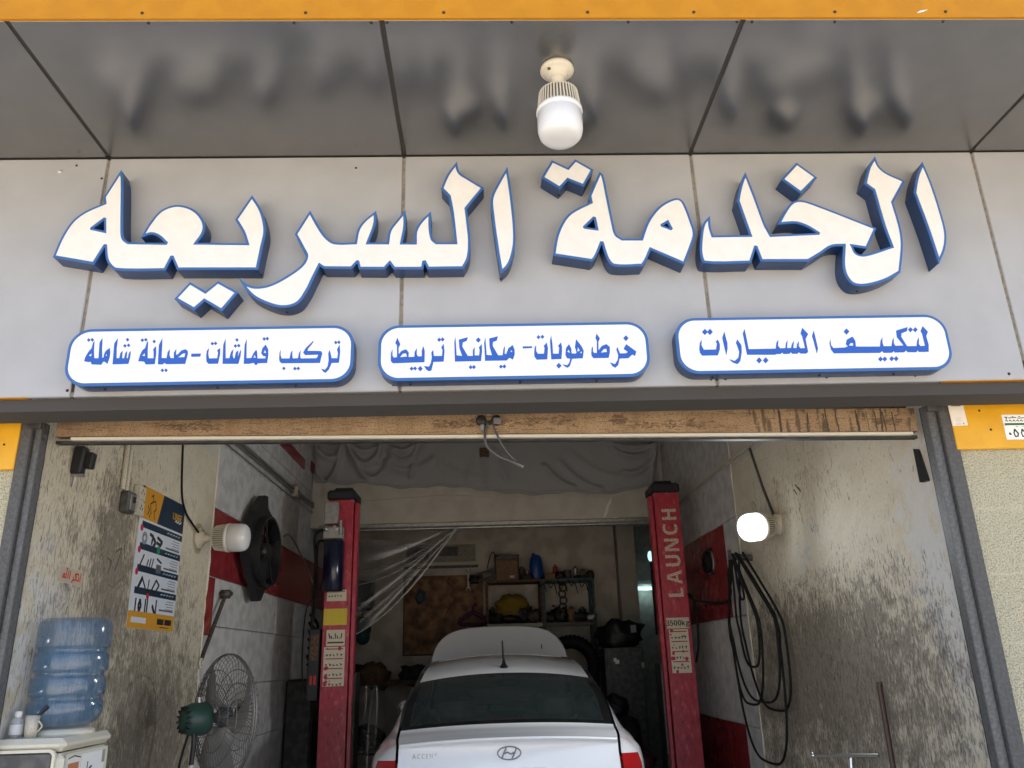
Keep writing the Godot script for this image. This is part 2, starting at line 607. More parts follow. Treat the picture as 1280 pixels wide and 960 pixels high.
# painted plaster rubbed dirty by hands, tyres and oil. spots: [u, v, ru, rv, how dense] in 0..1, v downwards
func grimy(seed_: int, w: int, h: int, base: Color, other: Color, dirt: Color, spots: Array, pale: Array, over: Array = []) -> ImageTexture:
	var big := field(seed_, 0.004, w, h, 4)
	var mid := field(seed_ + 1, 0.02, w, h, 4)
	var fine := field(seed_ + 2, 0.16, w, h, 3)
	var st := streaks(seed_ + 3, 0.16, w, h, 4)
	var st2 := streaks(seed_ + 4, 0.34, w, h, 3)
	var data := PackedByteArray()
	data.resize(w * h * 3)
	var bl := base.srgb_to_linear(); var ol := other.srgb_to_linear(); var dl := dirt.srgb_to_linear()
	var lut := PackedByteArray()
	lut.resize(1025)
	for i in 1025: lut[i] = int(clampf(Color(i / 1024.0, 0, 0).linear_to_srgb().r * 255.0 + 0.5, 0, 255))
	for y in h:
		var v := float(y) / h
		for x in w:
			var u := float(x) / w
			var i := y * w + x
			var dens := 0.0
			for s in spots:
				var dx: float = (u - s[0]) / s[2]; var dy: float = (v - s[1]) / s[3]
				var q := dx * dx + dy * dy
				if q < 1.0: dens += s[4] * (1.0 - q) * (1.0 - q * 0.6)
			dens += (big[i] / 255.0 - 0.5) * 0.5 + (mid[i] / 255.0 - 0.5) * 0.45
			var grain: float = (st[i] * 0.42 + st2[i] * 0.38 + mid[i] * 0.20) / 255.0
			var k: float = smoothstep(0.70 - dens * 0.40, 0.92 - dens * 0.36, grain) * clampf(0.25 + dens * 0.7, 0.12, 0.62)
			var f: float = 0.9 + 0.2 * fine[i] / 255.0
			var t: float = clampf((big[i] + mid[i]) / 255.0 - 0.5, 0.0, 1.0)
			var r := lerpf(bl.r, ol.r, t) * f; var g := lerpf(bl.g, ol.g, t) * f; var b := lerpf(bl.b, ol.b, t) * f
			for s in pale:
				var dx: float = (u - s[0]) / s[2]; var dy: float = (v - s[1]) / s[3]
				var q := dx * dx + dy * dy
				if q < 1.0:
					var p: float = smoothstep(0.35, 0.65, mid[i] / 255.0 * 0.6 + st[i] / 255.0 * 0.4 + (1.0 - q) * s[4] - 0.25)
					r = lerpf(r, 0.56, p * 0.8); g = lerpf(g, 0.55, p * 0.8); b = lerpf(b, 0.52, p * 0.8)
			# a thin brown film of hands and soot, in patches, under the strokes
			var film: float = smoothstep(0.15, 0.95, dens + (st[i] + mid[i] - 255.0) / 255.0 * 0.6) * 0.30
			r = lerpf(r, 0.17, film); g = lerpf(g, 0.135, film); b = lerpf(b, 0.09, film)
			r = lerpf(r, dl.r, k); g = lerpf(g, dl.g, k); b = lerpf(b, dl.b, k)
			data[i * 3] = lut[int(clampf(r, 0, 1) * 1024)]
			data[i * 3 + 1] = lut[int(clampf(g, 0, 1) * 1024)]
			data[i * 3 + 2] = lut[int(clampf(b, 0, 1) * 1024)]
	# short upright rubs and scuffs, thickest where the dirt is
	var rng := RandomNumberGenerator.new()
	rng.seed = seed_
	var db := [int(dirt.r * 255), int(dirt.g * 255), int(dirt.b * 255)]
	for n in 42000:
		var u := rng.randf(); var v := rng.randf()
		var dens := 0.025
		for s in spots:
			var dx: float = (u - s[0]) / s[2]; var dy: float = (v - s[1]) / s[3]
			var q := dx * dx + dy * dy
			if q < 1.0: dens += s[4] * (1.0 - q)
		var px := u * w; var py := v * h
		dens *= 0.4 + 1.2 * mid[clampi(int(py), 0, h - 1) * w + clampi(int(px), 0, w - 1)] / 255.0
		if rng.randf() > dens: continue
		var lightish := rng.randf() < 0.22
		var alpha: float = (0.15 + 0.6 * rng.randf() * rng.randf()) if not lightish else 0.16
		var steps := 3 + int(rng.randf() * rng.randf() * 20.0)
		var lean := rng.randfn(0.0, 0.22)
		var wide := 1 + (1 if rng.randf() < 0.3 else 0)
		for k in steps:
			var yy := int(py) + k
			if yy >= h: break
			for xw in wide:
				var xx := int(px + lean * k) + xw
				if xx < 0 or xx >= w: continue
				var i3 := (yy * w + xx) * 3
				for c in 3:
					data[i3 + c] = int(lerpf(data[i3 + c], 205.0 - c * 8 if lightish else db[c], alpha))
	# runs of oil and dirty water
	for n in 70:
		var s: Array = spots[rng.randi() % spots.size()]
		var px: float = (s[0] + rng.randf_range(-0.9, 0.9) * s[2]) * w
		var py: float = (s[1] + rng.randf_range(-0.9, 0.5) * s[3]) * h
		var alpha := rng.randf_range(0.10, 0.38)
		var steps := rng.randi_range(25, 150)
		for k in steps:
			px += rng.randf_range(-0.25, 0.25)
			var xx := int(px); var yy := int(py) + k
			if xx < 0 or xx >= w - 1 or yy < 0 or yy >= h: continue
			for xw in (2 if k < steps / 3 else 1):
				var i3 := (yy * w + xx + xw) * 3
				for c in 3: data[i3 + c] = int(lerpf(data[i3 + c], db[c], alpha))
	# smudges left by hands: clusters of four short bars
	for n in 46:
		var s: Array = spots[rng.randi() % spots.size()]
		var px: float = (s[0] + rng.randf_range(-0.9, 0.9) * s[2]) * w
		var py: float = (s[1] + rng.randf_range(-0.9, 0.9) * s[3]) * h
		var alpha := rng.randf_range(0.15, 0.42)
		var slant := rng.randf_range(-0.7, 0.7)
		for f in 4:
			var long := rng.randi_range(8, 18)
			for k in long:
				for xw in 4:
					var xx := int(px + f * 6 + slant * k) + xw; var yy := int(py + absf(f - 1.5) * 3) + k
					if xx < 0 or xx >= w or yy < 0 or yy >= h or rng.randf() < 0.35: continue
					var i3 := (yy * w + xx) * 3
					for c in 3: data[i3 + c] = int(lerpf(data[i3 + c], db[c], alpha))
	var im := Image.create_from_data(w, h, false, Image.FORMAT_RGB8, data)
	for o in over: stroke(im, o[0], o[1], o[2])
	return ImageTexture.create_from_image(im)

# a pen line through pixel points
func stroke(im: Image, pts: Array, wide: float, c: Color):
	for i in pts.size() - 1:
		var a := Vector2(pts[i][0], pts[i][1]); var b := Vector2(pts[i + 1][0], pts[i + 1][1])
		var n := maxi(1, int(a.distance_to(b) / 0.7))
		for k in n + 1:
			var p := a.lerp(b, float(k) / n)
			im.fill_rect(Rect2i(int(p.x - wide / 2), int(p.y - wide / 2), maxi(1, roundi(wide)), maxi(1, roundi(wide))), c)

func disc(im: Image, x: int, y: int, r: int, c: Color):
	for dy in range(-r, r + 1):
		var half := int(sqrt(float(r * r - dy * dy)))
		im.fill_rect(Rect2i(x - half, y + dy, half * 2 + 1, 1), c)

func printed(tex: Texture2D, rough := 0.6) -> StandardMaterial3D:
	var m := StandardMaterial3D.new()
	m.albedo_texture = tex
	m.roughness = rough
	return m
# ---------------------------------------------------------------- the place

func wall_sheet(called: String, label: String, m: Material, c: Vector3, s: Vector3) -> MeshInstance3D:
	return single(called, a_box(c, s), m, label, "wall")

func build_setting():
	# street: one sheet to the horizon; the bay floor is a step above it
	setting("street", a_box(Vector3(0, -0.1, 60), Vector3(300, 0.2, 121)), M.street)
	setting("ground", a_box(Vector3(0, -0.11, -78), Vector3(300, 0.2, 155)), M.street)
	setting("garage_floor", a_box(Vector3(0.6, BAY_FLOOR - 0.06, -5.2), Vector3(6.4, 0.12, 9.7)), M.floor)
	setting("garage_ceiling", a_box(Vector3(0.6, 4.06, -4.9), Vector3(6.6, 0.12, 9.6)), M.ceiling)
	# the shell of the building round the bay
	var b := MB.new()
	b.box(Vector3(0.6, 4.4, -4.7), Vector3(9.4, 0.4, 10.8))
	single("flat_roof", b, M.concrete, "flat concrete roof above the whole repair bay", "roof")

	# left and right front piers: painted plaster, dirty
	pier(true)
	pier(false)
	wall_panelled(true)
	wall_panelled(false)
	# back of the bay
	wall_sheet("back_wall", "patchy beige plaster wall at the far end of the bay", M.wall_back, Vector3(-0.05, 2.05, -8.1), Vector3(3.5, 4.0, 0.2))
	var pil := MB.new()
	pil.box(Vector3(1.83, 2.05, -7.99), Vector3(0.23, 4.0, 0.3), 0.006)
	single("back_pillar", pil, M.concrete, "plain beige pillar at the right end of the back wall", "pillar")
	wall_sheet("alcove_back_wall", "grey wall of the dim alcove right of the back pillar", M.wall_grey, Vector3(2.7, 2.05, -9.5), Vector3(2.2, 4.0, 0.2))
	wall_sheet("alcove_side_wall", "outer side wall of the dim alcove", M.wall_grey, Vector3(3.7, 2.05, -7.6), Vector3(0.2, 4.0, 4.0))
	wall_sheet("alcove_front_wall", "wall closing the dim alcove towards the street", M.wall_grey, Vector3(2.85, 2.05, -5.75), Vector3(1.7, 4.0, 0.2))
	wall_sheet("alcove_rear_return", "wall return behind the back pillar", M.wall_grey, Vector3(1.67, 2.05, -8.85), Vector3(0.1, 4.0, 1.3))

	# the concrete beam across the bay
	var beam := thing("ceiling_beam", "wide plastered concrete beam across the bay under the grey cloth", "beam", Vector3(0.04, 0, -5.65))
	part("beam_face", a_box(Vector3(0, 3.47, 0), Vector3(3.71, 1.06, 0.3), 0.008), M.concrete, beam)
	# a shallower patch of old plaster standing proud on the left
	var pt := MB.new()
	var loop := PackedVector2Array([Vector2(-1.72, 3.19), Vector2(-0.42, 3.255), Vector2(0.02, 3.215), Vector2(0.02, 3.24), Vector2(-0.36, 3.42), Vector2(-1.72, 3.42)])
	pt.prism([loop], 0.15, 0.175)
	part("plaster_patch", pt, M.concrete, beam)
	var tear := MB.new()
	tear.prism([PackedVector2Array([Vector2(1.17, 2.99), Vector2(1.2, 3.05), Vector2(1.21, 3.1), Vector2(1.245, 3.15), Vector2(1.27, 3.2), Vector2(1.262, 3.13), Vector2(1.235, 3.09), Vector2(1.225, 3.04), Vector2(1.195, 2.985)])], 0.15, 0.156)
	tear.prism([PackedVector2Array([Vector2(1.27, 2.985), Vector2(1.33, 2.95), Vector2(1.36, 2.955), Vector2(1.335, 2.975)])], 0.15, 0.156)
	part("peeled_plaster", tear, M.white_paint, beam)
	var rail := MB.new()
	rail.box(Vector3(0.0, 2.945, 0.17), Vector3(3.5, 0.045, 0.03), 0.006)
	rail.tube([Vector3(-1.72, 2.905, 0.18), Vector3(0.0, 2.908, 0.18), Vector3(1.72, 2.91, 0.18)], 0.016, 10)
	part("curtain_rail", rail, M.steel, beam)

func pier(left: bool):
	var w := 700
	var h := 920
	var tex: ImageTexture
	var ink := Color(0.27, 0.24, 0.19)
	if left:
		# picture u runs with depth (0 at the door), v down from y = 2.9 to y = 0.1
		var marks := [[[[205, 265], [212, 258], [220, 268], [226, 280]], 1.0, ink], [[[232, 262], [246, 266], [240, 285]], 2.0, ink], [[[258, 250], [276, 242], [268, 268], [262, 278]], 2.0, ink], [[[284, 236], [290, 256]], 2.0, ink],
			[[[245, 300], [262, 304], [300, 282]], 1.0, ink], [[[245, 330], [255, 345], [262, 335], [266, 352]], 1.0, ink]]
		tex = grimy(101, w, h, lin(0.49, 0.435, 0.32), lin(0.60, 0.54, 0.42), lin(0.075, 0.06, 0.042),
			[[0.36, 0.26, 0.13, 0.20, 0.95], [0.42, 0.45, 0.5, 0.4, 0.50], [0.7, 0.55, 0.6, 0.35, 0.70], [0.85, 0.70, 0.5, 0.3, 0.60], [0.15, 0.2, 0.2, 0.3, 0.3]],
			[[0.10, 0.42, 0.16, 0.16, 0.35], [0.04, 0.62, 0.1, 0.3, 0.3]], marks)
	else:
		var marks := [[[[390, 120], [372, 138], [380, 128]], 2.0, ink], [[[398, 128], [388, 140]], 2.0, ink], [[[395, 300], [420, 307], [445, 303]], 1.0, Color(0.45, 0.4, 0.33)], [[[520, 150], [535, 160]], 3.0, ink], [[[500, 300], [498, 340]], 2.0, ink]]
		tex = grimy(202, w, h, lin(0.53, 0.475, 0.36), lin(0.63, 0.575, 0.455), lin(0.065, 0.050, 0.034),
			[[0.62, 0.48, 0.44, 0.20, 0.95], [0.30, 0.47, 0.34, 0.22, 0.55], [0.85, 0.52, 0.3, 0.36, 0.50], [0.4, 0.68, 1.0, 0.40, 0.75], [0.6, 0.14, 0.3, 0.10, 0.2]],
			[[0.06, 0.30, 0.11, 0.20, 0.42], [0.03, 0.42, 0.08, 0.22, 0.45], [0.55, 0.27, 0.14, 0.08, 0.22]], marks)
	var m := printed(tex, 0.82)
	m.heightmap_enabled = true
	m.heightmap_texture = noise_tex(61 if left else 62, 0.05, [], 512, FastNoiseLite.TYPE_SIMPLEX_SMOOTH, 4)
	m.heightmap_scale = 0.25
	var x := -1.75 if left else 1.82
	var back := -2.40 if left else -3.0
	var out := -1.0 if left else 1.0
	var o := thing("left_pier" if left else "right_pier", "beige plaster side wall %s, %s" % (["left of the opening", "under the poster and rubbed dirty"] if left else ["right of the opening", "with the lit lamp and the hanging hose"]), "wall", Vector3(x, 0, 0))
	var face := MB.new()
	var z0 := -0.33
	var a := Vector3(0, 0.1, z0); var b := Vector3(0, 0.1, back); var c := Vector3(0, 2.9, back); var d := Vector3(0, 2.9, z0)
	if left:
		face.tri(a, b, c, -1, Vector2(0, 1), Vector2(1, 1), Vector2(1, 0)); face.tri(a, c, d, -1, Vector2(0, 1), Vector2(1, 0), Vector2(0, 0))
	else:
		face.tri(a, c, b, -1, Vector2(0, 1), Vector2(1, 0), Vector2(1, 1)); face.tri(a, d, c, -1, Vector2(0, 1), Vector2(0, 0), Vector2(1, 0))
	part("painted_plaster", face, m, o)
	var mass := MB.new()
	mass.box(Vector3(out * 0.152, 2.05, (z0 + back) / 2), Vector3(0.30, 4.0, z0 - back))
	part("wall_mass", mass, M.concrete, o)
	# chipped paint along the corner
	var e := MB.new()
	var rng := RandomNumberGenerator.new()
	rng.seed = 7 if left else 8
	var line := []
	for i in 60:
		line.append(Vector3(out * 0.004 + rng.randf_range(-0.002, 0.002), 0.12 + 3.4 * i / 59.0, back + 0.004 + rng.randf_range(-0.003, 0.003)))
	var rad := []
	for i in 60: rad.append(rng.randf_range(0.006, 0.014))
	e.tube(line, rad, 7)
	part("chipped_corner", e, M.edge_paint, o)

func wall_panelled(left: bool):
	# behind each pier the wall is set back and faced with large cement boards; red bands are gloss paint on thin boards
	var x := -1.80 if left else 1.87
	var out := -1.0 if left else 1.0
	var z0 := -2.40 if left else -3.0
	var z1 := -8.2 if left else -5.85
	var o := thing("left_bay_wall" if left else "right_bay_wall", "grey bay wall with a red band behind the left lift post" if left else "grey bay wall with red panels behind the right lift post", "wall", Vector3(x, 0, 0))
	part("wall_mass", a_box(Vector3(out * 0.12, 2.05, (z0 + z1) / 2), Vector3(0.2, 4.0, z0 - z1)), M.concrete, o)
	var ys := [0.13, 0.72, 1.11, 1.50, 1.87, 2.18, 2.62, 3.3, 4.0]
	if not left: ys = [0.13, 1.11, 1.87, 2.58, 3.0, 4.0]
	var pieces := 3
	for r in ys.size() - 1:
		var red := (r == 5) if left else (r == 0 or r == 2)
		for k in pieces:
			var za := lerpf(z0, z1, float(k) / pieces) - 0.003
			var zb := lerpf(z0, z1, float(k + 1) / pieces) + 0.003
			var lo: float = ys[r] + 0.003
			var hi: float = ys[r + 1] - 0.003
			var mm: Material = M.red_gloss if red else M.wall_grey
			if not left and red and k == 0:
				# the red stops short of the pier; a pale strip fills the rest
				part("board", a_box(Vector3(out * 0.008, (lo + hi) / 2, -3.27), Vector3(0.016, hi - lo, 0.5)), M.wall_grey, o)
				za = -3.525
			part("board", a_box(Vector3(out * 0.008, (lo + hi) / 2, (za + zb) / 2), Vector3(0.016, hi - lo, za - zb), 0.002), mm, o)
	if left:
		# red board going down beside the pier, and red strips high up
		part("red_strip", a_box(Vector3(0.005, 1.99, -2.55), Vector3(0.009, 0.36, 0.24)), M.red_gloss, o)
		var hs := MB.new()
		hs.box(Vector3(0.006, 3.50, -4.45), Vector3(0.012, 0.10, 1.2))
		hs.box(Vector3(0.006, 3.56, -5.42), Vector3(0.012, 0.10, 0.15))
		part("red_strip", hs, M.red_gloss, o)
	# trunking along the top
	var tr := MB.new()
	if left:
		for q in [[3.16, 0.013], [3.125, 0.010], [3.07, 0.005]]:
			tr.tube([Vector3(0.02, q[0], -2.42), Vector3(0.02, q[0] + 0.01, -4.6), Vector3(0.02, q[0] + 0.03, -5.48)], q[1], 8)
		part("conduit", tr, M.steel, o)
		var jb := MB.new()
		jb.box(Vector3(0.03, 3.15, -4.66), Vector3(0.05, 0.10, 0.09), 0.006)
		part("junction_box", jb, M.socket, o)
		part("box_hole", a_box(Vector3(0.055, 3.15, -4.66), Vector3(0.006, 0.03, 0.03)), M.black, o)
	else:
		tr.box(Vector3(-0.02, 3.005, -4.4), Vector3(0.035, 0.035, 2.8), 0.004)
		part("conduit", tr, M.socket, o)
# ---------------------------------------------------------------- shop front

const SEAMS := [-3.86, -2.676, -1.4913, -0.3089, 0.8684, 2.0516, 3.235, 4.42]

func build_front():
	# fascia: one composite panel after another with sealed joints between
	var f := thing("sign_fascia", "silver grey panelled fascia carrying the raised blue and white letters", "fascia")
	part("backing", a_box(Vector3(0.28, 3.1, -0.09), Vector3(8.3, 1.2, 0.14)), M.joint, f)
	for i in SEAMS.size() - 1:
		var w: float = SEAMS[i + 1] - SEAMS[i] - 0.012
		part("panel", a_box(Vector3((SEAMS[i] + SEAMS[i + 1]) / 2, (FASCIA_TOP + FASCIA_LOW) / 2, -0.008), Vector3(w, FASCIA_TOP - FASCIA_LOW - 0.004, 0.016), 0.003), M.silver, f)
	for i in range(1, SEAMS.size() - 1):
		part("joint_sealant", a_box(Vector3(SEAMS[i], 3.05, -0.009), Vector3(0.0116, 1.0, 0.008)), M.sealant, f)
	for x in [-1.509, -1.429, -1.101, -0.72, -0.332, -0.279, 0.103, 0.437, 0.845, 0.9, 1.282, 1.62, 1.981]:
		var s := MB.new()
		s.xf = along(Vector3(x, 2.572, 0.0), Vector3(0, 0, 1))
		s.lathe([[0.0, 0.004], [0.0045, 0.003], [0.006, 0.0]], 8)
		part("screw", s, M.screw, f)
	var rv := MB.new()
	rv.xf = along(Vector3(-1.676, 3.496, 0), Vector3(0, 0, 1))
	rv.lathe([[0.0, 0.008], [0.006, 0.0065], [0.009, 0.0]], 12)
	part("rivet", rv, M.rivet, f)
	for p in [[-1.615, 3.525], [-1.508, 3.464], [-0.502, 3.503]]:
		var s := MB.new()
		s.xf = along(Vector3(p[0], p[1], 0), Vector3(0, 0, 1))
		s.lathe([[0.0, 0.003], [0.004, 0.002], [0.005, 0.0]], 8)
		part("screw", s, M.screw, f)

	# soffit: panels between fascia and the orange band
	var sf := thing("soffit", "dark grey glossy panelled soffit over the sign fascia", "soffit", Vector3(0, FASCIA_TOP, 0))
	part("backing", a_box(Vector3(0.28, 0.032, 0.365), Vector3(8.3, 0.03, 0.72)), M.joint, sf)
	for i in SEAMS.size() - 1:
		var w: float = SEAMS[i + 1] - SEAMS[i] - 0.014
		part("panel", a_box(Vector3((SEAMS[i] + SEAMS[i + 1]) / 2, 0.009, SOFFIT_EDGE / 2), Vector3(w, 0.016, SOFFIT_EDGE - 0.004), 0.003), M.soffit, sf)
	for i in range(1, SEAMS.size() - 1):
		part("joint_sealant", a_box(Vector3(SEAMS[i], 0.012, 0.365), Vector3(0.0136, 0.008, 0.72)), M.joint, sf)
	for x in [-1.051, -0.59, -0.343, -0.292, 0.111, 0.491, 0.85, 0.9, 1.175, 1.539]:
		var s := MB.new()
		s.xf = along(Vector3(x, 0.001, SOFFIT_EDGE - 0.012), Vector3(0, -1, 0))
		s.lathe([[0.0, 0.004], [0.004, 0.003], [0.005, 0.0]], 8)
		part("screw", s, M.screw, sf)

	# orange band
	var ob := thing("canopy_band", "orange panelled band along the front edge of the soffit", "canopy", Vector3(0, FASCIA_TOP, SOFFIT_EDGE))
	part("backing", a_box(Vector3(0.28, 0.56, -0.37), Vector3(8.3, 1.02, 0.70)), M.joint, ob)
	for q in [[-3.87, -2.35], [-2.35, 2.36], [2.36, 4.43]]:
		part("panel", a_box(Vector3((q[0] + q[1]) / 2, 0.535, 0.006), Vector3(q[1] - q[0] - 0.004, 1.075, 0.014), 0.002), M.orange, ob)
	for x in [-1.062, -0.548, -0.108, 0.356, 0.702, 1.167, 1.536]:
		var s := MB.new()
		s.xf = along(Vector3(x, 0.017, 0.013), Vector3(0, 0, 1))
		s.lathe([[0.0, 0.004], [0.0045, 0.003], [0.0055, 0.0]], 8)
		part("screw", s, M.screw, ob)
	var chip := MB.new()
	chip.prism([PackedVector2Array([Vector2(1.438, 0.012), Vector2(1.462, 0.017), Vector2(1.478, 0.026), Vector2(1.452, 0.021)])], 0.013, 0.0142)
	part("peeled_film", chip, M.white_paint, ob)

	# underside of the fascia: dark panels, orange beyond the opening
	var un := thing("fascia_underside", "dark grey panel strip under the sign fascia, orange at both ends", "soffit", Vector3(0, FASCIA_LOW, 0))
	var cuts := [-3.86, -1.645, -1.4913, -0.3089, 0.8684, 1.72, 2.0516, 4.42]
	for i in cuts.size() - 1:
		var og: bool = i == 0 or i >= 5
		part("panel", a_box(Vector3((cuts[i] + cuts[i + 1]) / 2, 0.008, -0.138), Vector3(cuts[i + 1] - cuts[i] - 0.009, 0.016, 0.272), 0.002), M.orange if og else M.underside, un)
	part("backing", a_box(Vector3(0.28, 0.05, -0.15), Vector3(8.2, 0.06, 0.29)), M.joint, un)

	# wall inside above the door, and the shutter rolled up behind it
	wall_sheet("door_header", "plastered header wall behind the sign, above the rolled shutter", M.concrete, Vector3(0.03, 3.3, -0.5), Vector3(4.1, 1.4, 0.2))
	shutter()
	for left in [true, false]: jamb(left)

	# outside walls beside the opening: stucco under yellow panels
	for left in [true, false]:
		var sx := -1.0 if left else 1.0
		var x0 := 1.797 if left else 1.885
		var o := wall_sheet("stucco_wall", "cream rough stucco wall under the yellow panel, %s edge of the shop front" % ("left" if left else "right"), M.stucco, Vector3(sx * (x0 + 1.35), 1.28, -0.42), Vector3(2.7, 2.6, 0.30))
		var y := thing("wall_cladding", "plain yellow cladding panel at the left end above stucco" if left else "yellow cladding panel bearing two stickers", "panel", Vector3(sx * x0, 2.442, -0.255))
		part("sheet", a_box(Vector3(sx * 1.35 + (0.0 if left else -0.012), 0, 0), Vector3(2.7, 0.196, 0.02), 0.003), M.yellow, y)
		for q in ([[-0.05, 0.0]] if left else [[0.11, 0.06], [0.14, -0.02]]):
			var s := MB.new()
			s.xf = along(Vector3(q[0], q[1], 0.010), Vector3(0, 0, 1))
			s.lathe([[0.0, 0.003], [0.004, 0.002], [0.005, 0.0]], 8)
			part("screw", s, M.screw, y)
	stickers()

func shutter():
	var o := thing("roller_shutter", "rolled up shutter with stained tan bottom bar and pale lip", "shutter", Vector3(0.035, 2.452, -0.33))
	o.rotation.z = -0.014
	var w := 1400; var h := 44
	var n1 := field(301, 0.012, w, h, 4); var n2 := field(302, 0.3, w, h, 3); var n3 := streaks(303, 0.06, w, h, 6)
	var im := Image.create_empty(w, h, false, Image.FORMAT_RGB8)
	var base := lin(0.27, 0.165, 0.08); var alt := lin(0.42, 0.285, 0.16); var dark := lin(0.05, 0.032, 0.02)
	for y in h:
		for x in w:
			var i := y * w + x
			var c := base.lerp(alt, clampf(n1[i] / 255.0 * 0.7 + n2[i] / 255.0 * 0.5 - 0.1, 0, 1))
			var e: float = smoothstep(0.50, 0.85, n2[i] / 255.0) * 0.6 + 0.25 * (n3[i] / 255.0 - 0.4)
			if x > 1120: e = maxf(e, smoothstep(0.62, 0.75, n3[i] / 255.0) * 0.7)
			if x < 40: e = maxf(e, 0.5 * n2[i] / 255.0)
			im.set_pixel(x, y, c.lerp(dark, clampf(e, 0.0, 0.9)))
	var rng := RandomNumberGenerator.new()
	rng.seed = 17
	# oil smudges, scrawl and drips
	for q in [[640, 26, 70], [770, 22, 130], [215, 28, 90], [1000, 30, 150], [905, 20, 18], [1350, 26, 40]]:
		for k in 110:
			var px := int(q[0] + rng.randf_range(-0.5, 0.5) * q[2]); var py := int(q[1] + rng.randfn(0, 4))
			stroke(im, [[px, py], [px + rng.randf_range(-9, 9), py + rng.randf_range(-2, 2)]], rng.randf_range(1, 2.6), dark.lerp(base, 0.25 + rng.randf() * 0.6))
	for k in 420:
		var sx := rng.randf() * 1390.0
		var sy := rng.randf() * 44.0
		stroke(im, [[sx, sy], [sx + rng.randf_range(3, 26), sy + rng.randf_range(-1, 1)]], 1.0, (dark if rng.randf() < 0.6 else alt).lerp(base, 0.35 + rng.randf() * 0.4))
	for k in 16:
		var px := 1150 + int(rng.randf() * 230)
		stroke(im, [[px, int(rng.randf() * 12)], [px + rng.randf_range(-3, 3), 43]], 1.0 + rng.randf() * 2.0, dark)
	var bar := MB.new()
	bar.tri(Vector3(-1.735, 0.014, 0.012), Vector3(1.735, 0.014, 0.012), Vector3(1.735, 0.112, 0.012), -1, Vector2(0, 1), Vector2(1, 1), Vector2(1, 0))
	bar.tri(Vector3(-1.735, 0.014, 0.012), Vector3(1.735, 0.112, 0.012), Vector3(-1.735, 0.112, 0.012), -1, Vector2(0, 1), Vector2(1, 0), Vector2(0, 0))
	part("bottom_bar", bar, printed(ImageTexture.create_from_image(im), 0.7), o)
	part("bar_core", a_box(Vector3(0, 0.063, -0.01), Vector3(3.47, 0.098, 0.04)), M.rust, o)
	part("bottom_lip", a_box(Vector3(0.02, 0.004, 0.006), Vector3(3.38, 0.013, 0.03), 0.003), M.cream, o)
	part("seal_strip", a_box(Vector3(0, -0.006, -0.015), Vector3(3.47, 0.012, 0.03)), M.grease, o)
	# slats seen rolled up behind the bar
	for k in 4:
		var s := MB.new()
		s.xf = turned(Vector3(0, 0.16 + k * 0.07, -0.04 + 0.006 * (k % 2)))
		s.box(Vector3.ZERO, Vector3(3.46, 0.066, 0.018), 0.004)
		part("slat", s, M.rust, o)
	# hasp at the middle
	var hp := MB.new()
	for x in [-0.05, 0.012]:
		hp.xf = along(Vector3(x, 0.068, 0.016), Vector3(0, 0, 1))
		hp.lathe([[0.0, 0.0], [0.022, 0.0], [0.020, 0.012], [0.008, 0.016], [0.0, 0.016]], 14)
	hp.xf = Transform3D()
	hp.box(Vector3(-0.02, 0.058, 0.02), Vector3(0.09, 0.016, 0.012), 0.003)
	part("hasp", hp, M.grease, o)
	var lk := MB.new()
	lk.box(Vector3(0.015, 0.062, 0.034), Vector3(0.032, 0.026, 0.016), 0.004)
	lk.box(Vector3(-0.045, 0.035, 0.03), Vector3(0.018, 0.03, 0.012), 0.004)
	part("padlock", lk, M.steel, o)
	# chain or cable hanging from the hasp
	var cb := MB.new()
	cb.tube(curve3([Vector3(-0.025, 0.05, 0.03), Vector3(-0.035, 0.0, 0.035), Vector3(-0.025, -0.045, 0.035), Vector3(0.02, -0.085, 0.035), Vector3(0.07, -0.105, 0.03), Vector3(0.10, -0.118, 0.03)]), 0.0055, 8)
	cb.tube(curve3([Vector3(-0.005, 0.05, 0.03), Vector3(0.025, -0.02, 0.03), Vector3(0.06, -0.075, 0.03), Vector3(0.085, -0.098, 0.03)]), 0.004, 8)
	cb.cyl(Vector3(0.078, -0.107, 0.03), Vector3(0.115, -0.126, 0.03), 0.0085)
	part("hanging_cable", cb, M.dark_metal, o)

func jamb(left: bool):
	var s := -1.0 if left else 1.0
	var x := -1.725 if left else 1.79
	var o := thing("door_frame", "dark grey shutter frame and guide rail at the %s of the opening" % ("left side" if left else "right side"), "door frame", Vector3(x, 0, -0.25))
	var cw := 0.044 if left else 0.056
	var rw := 0.026 if left else 0.038
	part("cover", a_box(Vector3(s * (rw + 0.004 + cw / 2), 1.29, -0.03), Vector3(cw, 2.5, 0.06), 0.004), M.frame_dark, o)
	part("guide_rail", a_box(Vector3(s * (0.003 + rw / 2), 1.29, -0.045), Vector3(rw, 2.5, 0.05), 0.003), M.rail, o)
	part("rail_lip", a_box(Vector3(s * 0.012, 1.29, -0.074), Vector3(0.012, 2.5, 0.008)), M.black, o)
	part("inner_post", a_box(Vector3(s * 0.075, 1.29, -0.10), Vector3(0.08, 2.5, 0.07)), M.frame_dark, o)
	part("top_plate", a_box(Vector3(s * 0.03, 2.52, 0.0), Vector3(0.07, 0.03, 0.01)), M.dark_metal, o)

